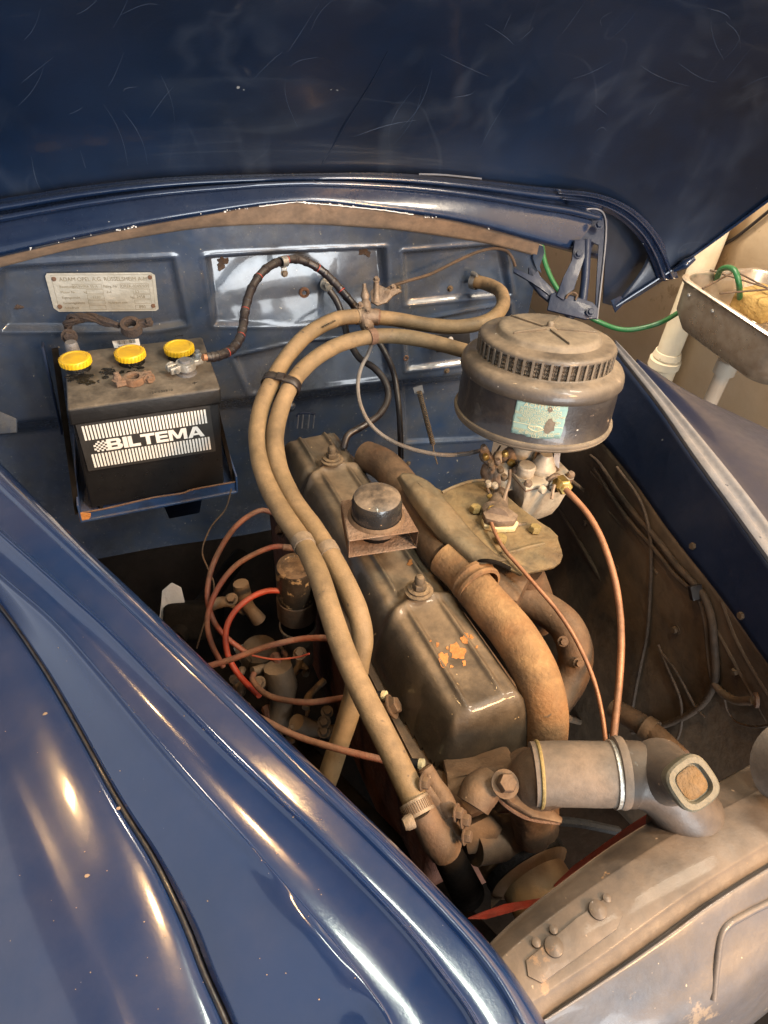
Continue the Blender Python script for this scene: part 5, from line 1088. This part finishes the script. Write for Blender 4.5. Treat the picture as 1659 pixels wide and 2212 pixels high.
# thermostat housing
tm = thing('thermostat_housing', 'dusty thermostat elbow bolted to the engine front at the thick hose', 'thermostat housing', P(1130, 1740, .68))
obj('elbow', MB().tube([P(1150, 1810, .715), P(1148, 1760, .70), P(1150, 1712, .682), P(1166, 1682, .668), P(1200, 1674, .66)], [.019, .023, .029, .0315, .0305], 28, 8), 'castd', tm)
obj('mount_flange', MB().prism([P(q[0], q[1], q[2]) for q in ((1062, 1690, .655), (1072, 1672, .66), (1110, 1668, .675), (1160, 1720, .67), (1216, 1766, .65), (1214, 1778, .645), (1150, 1764, .645), (1100, 1735, .65))], -AZ*.007, .002), 'castd', tm)
obj('flange_gasket', MB().tube([P(1060, 1700, .668), P(1090, 1738, .656), P(1140, 1768, .650), P(1208, 1778, .648)], .0022, 6), 'rclamp', tm)
c = P(1090, 1694, .648)
obj('flange_bolt', MB().hexbolt(c, AZ*.9-V((0, .3, 0)), .0098, .013), 'castd', tm)
# thick radiator hose
a, b = P(1150, 1672, .662), P(1362, 1672, .655)
rh = thing('radiator_hose', 'short thick grey brown radiator hose between thermostat and radiator neck', 'hose', a.lerp(b, .5))
hx = (b-a).normalized()
obj('hose', MB().tube([a, a.lerp(b, .33)+UP*.0006, a.lerp(b, .66), b], [.0315, .0318, .0318, .0315], 40, 8), 'rhose', rh)
obj('hose_clamp', MB().lathe(a.lerp(b, .045), hx, [(.0315, 0), (.033, .0006), (.0335, .002), (.033, .0034), (.0315, .004)], 48), 'bolth', rh)
obj('hose_clamp', MB().lathe(a.lerp(b, .80), hx, [(.0318, 0), (.0335, .0005), (.0325, .006), (.0335, .0115), (.0318, .012)], 48), 'leadnew', rh)
# ================================================================ RADIATOR
rad = thing('radiator', 'black radiator header tank with brown dust and filler neck at the front', 'radiator', (.36, .12, .6))
zt_ = .955
B0 = [(1052, 2050), (1120, 1985), (1222, 1905), (1322, 1832), (1425, 1768), (1560, 1690), (1700, 1615)]
B1_ = [(1066, 2076), (1138, 2012), (1240, 1935), (1342, 1866), (1446, 1800), (1580, 1730), (1720, 1655)]
B2_ = [(1135, 2185), (1200, 2142), (1306, 2070), (1404, 1998), (1506, 1926), (1640, 1842), (1790, 1755)]
B3_ = [(1150, 2225), (1215, 2180), (1322, 2106), (1420, 2034), (1522, 1960), (1655, 1876), (1810, 1790)]
r0 = [PZ(*q, zt_-.012) for q in B0]; r1 = [PZ(*q, zt_+.002) for q in B1_]; r2 = [PZ(*q, zt_+.004) for q in B2_]; r3 = [PZ(*q, zt_-.006) for q in B3_]
rows = [[p+V((0, .004, -.12)) for p in r0], [p+V((0, .002, -.01)) for p in r0], r0, r1, mid(r1, r2, .12, .003), mid(r1, r2, .5, .005), mid(r1, r2, .88, .003), r2, r3, [p+V((0, -.004, -.03)) for p in r3], [p+V((0, -.004, -.2)) for p in r3]]
# close the left end with a rounded cap
end = []
for i, r in enumerate(rows): r.insert(0, r[0]+(r[0]-r[1])*.25+V((-.004, 0, -.02))); r.insert(0, r[0]+V((.0, 0, -.10)))
obj('header_tank', MB().surf(rows, 6, 5), 'rtank', rad, hit=True, sharp=80)
# badge plate raised with rivets on the tank
bpz = [(1135, 2075), (1245, 1985), (1300, 1945), (1322, 1950), (1345, 1975), (1330, 2010), (1240, 2075), (1170, 2125), (1140, 2110)]
pts = [onS(x, y, .0002) for x, y in bpz]
nn = nS(1240, 2030)
bd = obj('tank_plate', MB().prism(pts, nn*.0018, .0006), 'rtank', rad, label='thin riveted plate on the left of the radiator tank')
HIT.append(BVHTree.FromObject(bd, bpy.context.evaluated_depsgraph_get())) if False else None
for (x, y, r_) in ((1195, 2047, .0085), (1290, 1968, .0085), (1158, 2038, .0042), (1195, 2010, .004), (1310, 1942, .004)):
    obj('tank_rivet', MB().lathe(onS(x, y, .0015), nn, [(r_, 0), (r_*.95, r_*.25), (r_*.5, r_*.45), (0, r_*.5)], 20), 'rtank', rad)
obj('tank_boss', MB().lathe(onS(1525, 1782, .0), nS(1525, 1782), [(.006, 0), (.005, .003), (.0025, .003), (.002, .001), (0, .001)], 20), 'rtank', rad)
# neck elbow
obj('inlet_elbow', MB().tube([P(1352, 1672, .655), P(1380, 1674, .652), P(1414, 1690, .650), P(1446, 1718, .652), P(1474, 1752, .66), P(1490, 1785, .675)], [.0325, .0325, .030, .029, .033, .044], 32, 8), 'rtank', rad, hit=True)
obj('elbow_bead', MB().lathe(P(1350, 1668, .655), hx, [(.030, -.010), (.0345, -.009), (.0355, -.005), (.0345, -.001), (.031, 0)], 40), 'rhose', rad)
nk = P(1492, 1690, .590); nd = (AZ*.80+V((-.15, -.50, 0))).normalized()
obj('filler_neck', MB().lathe(nk-nd*.03, nd, [(.034, -.03), (.026, -.006), (.021, .010), (.019, .026)], 28), 'rtank', rad)
# squarish collar
x_, y_, z_ = frame(nd); up_ = (UP-nd*UP.dot(nd)).normalized(); rt_ = up_.cross(nd)
def sq(r_, h, n=40, p=3.2):
    out = []
    for k in range(n):
        a = 2*math.pi*k/n+.35; ca_, sa_ = math.cos(a), math.sin(a); m_ = (abs(ca_)**p+abs(sa_)**p)**(-1/p)
        a0 = .55; u_, v_ = ca_*m_*r_, sa_*m_*r_; out.append(nk+nd*h+rt_*(u_*math.cos(a0)-v_*math.sin(a0))+up_*(u_*math.sin(a0)+v_*math.cos(a0)))
    return out
mb = MB(); R_ = [[mb.bm.verts.new(p) for p in sq(r_, h)] for r_, h in ((.020, -.010), (.0218, -.004), (.0218, .004), (.0200, .006), (.0155, .006), (.0145, .003), (.014, .0015))]
mb.ring_strip(R_); mb.bm.faces.new(R_[-1]); fc = obj('filler_collar', mb, mat('greenish_old_brass', (.11, .105, .075), (.08, .075, .05), rough=.5, metal=.3, dust=(.19, .16, .12), damt=.2, dup=.3, dscale=20, bump=.3), rad)
mb = MB(); R_ = [[mb.bm.verts.new(p) for p in sq(r_, h)] for r_, h in ((.0128, .0024), (.009, .0034))]
mb.ring_strip(R_); mb.bm.faces.new(R_[-1]); obj('filler_residue', mb, mat('ochre_residue', (.17, .10, .04), (.09, .06, .03), rough=.8, bump=1, bscale=120), fc)
c = P(1775, 1690, .62)
obj('overflow_boss', MB().lathe(c, V((-.4, -.6, .6)), [(.050, -.04), (.028, -.012), (.025, .0), (.024, .012), (.020, .015), (0, .016)], 36), 'rhose', rad)
# front panel in front of the radiator
F0 = [(1140, 2222), (1240, 2156), (1348, 2082), (1438, 2018), (1528, 1952), (1659, 1870), (1800, 1790)]
F0p = [onS(x, y, .003) or PZ(x, y, zt_) for x, y in F0]
F0p = [PZ(x, y-1, zt_-.0025) for x, y in F0]
F2 = [PZ(x, y, .90) for x, y in ((1190, 2330), (1300, 2300), (1420, 2250), (1540, 2190), (1650, 2110), (1780, 2010), (1900, 1930))]
obj('front_panel', MB().surf([[p+V((0, .012, -.010)) for p in F0p], F0p, mid(F0p, F2, .08, .008), mid(F0p, F2, .5, .006), F2, [p+V((0, -.03, -.12)) for p in F2]], 6, 5), 'shroud', body, hit=True, sharp=80, solid=.002, off=-1, label='worn grey blue front panel before the radiator')
fr = [onS(x, y, .0) for x, y in ((1540, 2160), (1548, 2080), (1562, 2010), (1610, 1975), (1680, 1940))]
if all(fr): obj('panel_swage', MB().tube(fr, .0035, 10), 'shroud', body)
# fan and pulley
fan = thing('cooling_fan', 'red engine fan with a dusty metal pulley drum behind the radiator', 'fan', P(1180, 1880, .74))
hxp = (P(1240, 1975, .68)-P(1120, 1830, .80)).normalized()
hxp = V((.05, -1, .12)).normalized()
pc_ = P(1122, 1846, .765)
obj('pulley_drum', MB().lathe(pc_, ea, [(.02, -.03), (.048, -.028), (.050, -.022), (.050, .004), (.047, .008), (.044, .010)], 56), 'hub', fan)
obj('fan_belt', MB().lathe(pc_, ea, [(.043, .008), (.0505, .009), (.0505, .021), (.043, .022)], 56), 'belt', fan)
obj('pulley_hub', MB().lathe(pc_, ea, [(.044, .021), (.050, .022), (.046, .026), (.040, .030), (.040, .062), (.036, .068), (.02, .070), (0, .070)], 56), 'hub', fan)
obj('fan_belt', MB().tube([P(1175, 1772, .80), P(1250, 1778, .83), P(1335, 1795, .86)], .006, 8), 'belt', fan)
obj('fan_blade', MB().prism([P(*q) for q in ((1195, 1912, .70), (1240, 1868, .71), (1300, 1826, .71), (1360, 1782, .71), (1418, 1745, .71), (1425, 1775, .70), (1350, 1840, .69), (1290, 1885, .69), (1235, 1925, .69))], -FW*.003, .0008), 'red', fan)
obj('fan_blade', MB().prism([P(*q) for q in ((1210, 1928, .695), (1160, 1942, .69), (1090, 1952, .69), (1040, 1970, .68), (1010, 1982, .68), (1050, 1982, .675), (1120, 1962, .675), (1205, 1945, .68))], -FW*.003, .0006), 'red', fan)
obj('fan_blade', MB().prism([P(*q) for q in ((1066, 1890, .76), (1095, 1880, .76), (1090, 1930, .74), (1060, 1960, .74), (1060, 1925, .75))], -FW*.003, .0006), 'rusty', fan)
# ================================================================ WIRING ON THE FAR SIDE
loom = thing('wiring_loom', 'braided brown wiring loom clipped along the far wing', 'wiring', P(1520, 1270, .9))
def son(pts, off=.006): return [onS(x, y, off) for x, y in pts]
lp = [(1280, 984), (1302, 1005), (1340, 1062), (1378, 1112), (1425, 1165), (1470, 1222), (1508, 1262), (1530, 1290), (1545, 1335), (1550, 1390), (1553, 1440), (1548, 1478), (1520, 1520), (1470, 1552), (1415, 1570), (1370, 1578)]
obj('loom_branch', MB().tube(son(lp), [.003, .0045, .005, .0055, .0055, .005, .0045], 10), 'tanwire', loom)
obj('loom_branch', MB().tube(son([(1290, 1012), (1330, 1075), (1370, 1130), (1420, 1185), (1465, 1240), (1505, 1275), (1522, 1300), (1533, 1345), (1538, 1400), (1545, 1460)], .007), .0035, 8), 'tanwire', loom)
obj('loom_branch', MB().tube(son([(1550, 1470), (1570, 1492), (1600, 1508), (1640, 1508)], .008), [.005, .006, .006], 10), 'castd', loom)
obj('loom_collar', MB().lathe(onS(1642, 1506, .01), RT-FW*.3, [(.007, 0), (.010, .001), (.010, .005), (.007, .006)], 20), 'rclamp', loom)
obj('loom_clip', MB().box(onS(1518, 1277, .012), RT*.016+UP*.004, UP*.020-RT*.004, FW*.010, .001), 'cable', loom)
for lb, pts, r_ in (('thin dusty wire hanging straight down the wheel arch', [(1340, 1010), (1390, 1080), (1412, 1150), (1415, 1210), (1412, 1290), (1405, 1370), (1390, 1440), (1378, 1500), (1368, 1560)], .0028),
                    ('thin brown wire dropping in a fork towards the chassis', [(1430, 1390), (1450, 1440), (1475, 1500), (1480, 1545), (1470, 1590), (1440, 1610)], .0022),
                    ('second fork of thin brown wire beside it, reaching the loom', [(1432, 1400), (1470, 1450), (1508, 1520), (1530, 1545)], .0022),
                    ('loose pale wire curling off the loom at the far right', [(1573, 1500), (1580, 1530), (1600, 1555), (1640, 1565), (1680, 1560)], .0018)):
    q = son(pts, .008); t = thing('thin_wire', lb, 'wire', q[-1], 'thin wires on the far wing'); obj('wire', MB().tube(q, r_, 8), 'tanwire', t)
cb2 = thing('steering_tube', 'rusty brown steering tube low between the manifold and the far wing', 'steering tube', P(1400, 1590, .95))
obj('tube', MB().tube([P(1325, 1530, 1.0), P(1400, 1575, .95), P(1470, 1640, .90)], .016, 16), 'castd', cb2)
obj('tube_clamp', MB().tube([P(1392, 1570, .955), P(1412, 1584, .945)], .0195, 18, 2), 'grime', cb2)
for (x, y) in ((1265, 1130), (1330, 1230), (1460, 1360), (1590, 1450), (1500, 1180), (1605, 1330)):
    obj('wing_bolt', MB().hexbolt(onS(x, y, 0), nS(x, y), .0055, .006), 'grime', body)
for pts, r_ in (([(1200, 1010), (1260, 1060), (1330, 1120), (1420, 1240)], .0035), ([(1560, 1300), (1590, 1380), (1640, 1470), (1700, 1560)], .004), ([(1180, 1540), (1250, 1560), (1320, 1590)], .006)):
    q = son(pts, -.0015)
    if all(q): obj('panel_seam', MB().tube(q, r_, 8), 'grime', body)
# ================================================================ GARAGE WALL: sink, pipes, hose
sy0 = S0.y; sl_, sd_ = .46, .34; zr = S0.z
sink = thing('wash_sink', 'stainless steel wall sink with wire rack beyond the car', 'sink', (S0.x+sd_/2, sy0-sl_/2, zr-.2))
def srect(inset, dz, r_=.06, n=7):
    x0, x1, y0, y1 = S0.x+inset, S0.x+sd_-inset, sy0-sl_+inset, sy0-inset; out = []
    for cx, cy, a0 in ((x1-r_, y1-r_, 0), (x0+r_, y1-r_, 90), (x0+r_, y0+r_, 180), (x1-r_, y0+r_, 270)):
        for k in range(n+1):
            a = math.radians(a0+90*k/n); out.append(V((cx+r_*math.cos(a), cy+r_*math.sin(a), zr+dz)))
    return out
mb = MB(); R_ = [[mb.bm.verts.new(p) for p in srect(i_, dz)] for i_, dz in ((-.004, -.010), (-.006, -.002), (-.002, .002), (.008, .001), (.012, -.006), (.018, -.09), (.05, -.15), (.09, -.165))]
mb.ring_strip(R_); mb.bm.faces.new(R_[-1])
obj('basin', mb, 'steel', sink, solid=.003, off=-1)
mb = MB(); R_ = [[mb.bm.verts.new(p) for p in srect(i_, dz)] for i_, dz in ((.002, -.008), (.006, -.10), (.03, -.150), (.07, -.175), (.11, -.18))]
mb.ring_strip(R_); mb.bm.faces.new(R_[-1]); obj('basin_shell', mb, 'steel', sink)
obj('splashback', MB().box(V((WX-.02, sy0-sl_/2-.02, zr+.14)), (.012, 0, 0), (0, sl_, 0), (0, 0, .28), .004), 'steel', sink)
for k in (.12, .36): obj('rim_rivet', MB().lathe(V((S0.x+.002, sy0-sl_*k-.02, zr-.035)), (-1, 0, 0), [(.006, 0), (.005, .003), (0, .004)], 12), 'zbolt', sink)
rk = thing('wire_rack', 'thin wire rack lying across the steel sink', 'rack', V((S0.x+.15, sy0-.2, zr)))
for a, b in (((.0, .12), (.20, .02)), ((.03, .16), (.34, .16)), ((.12, .0), (.30, .30)), ((.20, .02), (.22, .30))):
    obj('rack_wire', MB().tube([V((S0.x+a[0], sy0-a[1], zr+.005)), V((S0.x+b[0], sy0-b[1], zr+.005))], .003, 6, 2), 'tanwire', rk)
obj('sponge', MB().box(PZ(1645, 655, zr-.05), (.13, .03, 0), (-.03, .12, 0), (0, 0, .07), .015), 'sponge', cat='sponge', label='big yellow sponge lying inside the steel sink')
dr = V((S0.x+.17, sy0-.17, 0))
dp_ = thing('drain_pipe', 'grey plastic drain pipe under the steel sink', 'pipe', dr)
obj('pipe', MB().tube([dr+V((0, 0, zr-.22)), dr+V((0, 0, .02))], .024, 20, 4), 'pvc', dp_)
obj('collar', MB().lathe(dr+V((0, 0, zr-.27)), AZ, [(.024, 0), (.034, .002), (.034, .045), (.030, .048), (.024, .05)], 24), 'pvc', dp_)
obj('strainer', MB().lathe(dr+V((0, 0, zr-.225)), AZ, [(.03, 0), (.038, .03), (.038, .045)], 24), 'steel', dp_)
# cream pipe
v0 = PXX(1448, 750, WX-.06); 
cp = thing('waste_pipe', 'thick cream painted pipe with flaking collar standing against the tan wall', 'pipe', V((v0.x, v0.y, 0)))
obj('pipe', MB().tube([V((v0.x, v0.y, 0)), V((v0.x, v0.y, 2.6))], .045, 28, 4), 'pipe', cp)
v1 = PXX(1442, 795, WX-.06)
obj('collar', MB().lathe(V((v0.x, v0.y, v1.z-.06)), AZ, [(.046, 0), (.056, .004), (.056, .05), (.062, .055), (.062, .085), (.052, .09), (.056, .098), (.050, .12), (.046, .122)], 32), 'pipe', cp)
# green hose
gh = thing('garden_hose', 'green garden hose hanging from the sink along the tan wall', 'hose', P(1450, 690, 2.2))
obj('hose', MB().tube([P(1170, 530, 2.3), P(1180, 575, 2.3), P(1205, 625, 2.3), P(1250, 670, 2.3), P(1300, 698, 2.3), P(1345, 712, 2.28), P(1390, 708, 2.26), P(1435, 693, 2.24), P(1480, 665, 2.3), P(1530, 630, 2.34)], .0085, 12), 'green', gh)
obj('hose', MB().tube([PZ(1548, 604, zr-.02), PZ(1556, 584, zr+.02), PZ(1572, 578, zr+.04), PZ(1588, 586, zr+.045), PZ(1596, 612, zr+.02), PZ(1598, 640, zr-.03), PZ(1597, 660, zr-.08)], .0085, 12), 'green', gh)
obj('power_cable', MB().tube([PXX(1340, 640, WX-.01), PXX(1450, 590, WX-.01), PXX(1560, 530, WX-.01), PXX(1600, 505, WX-.01), PXX(1680, 440, WX-.01)], .006, 8), 'cable', cat='cable', label='thin dark cable crossing the tan wall behind the bonnet edge')
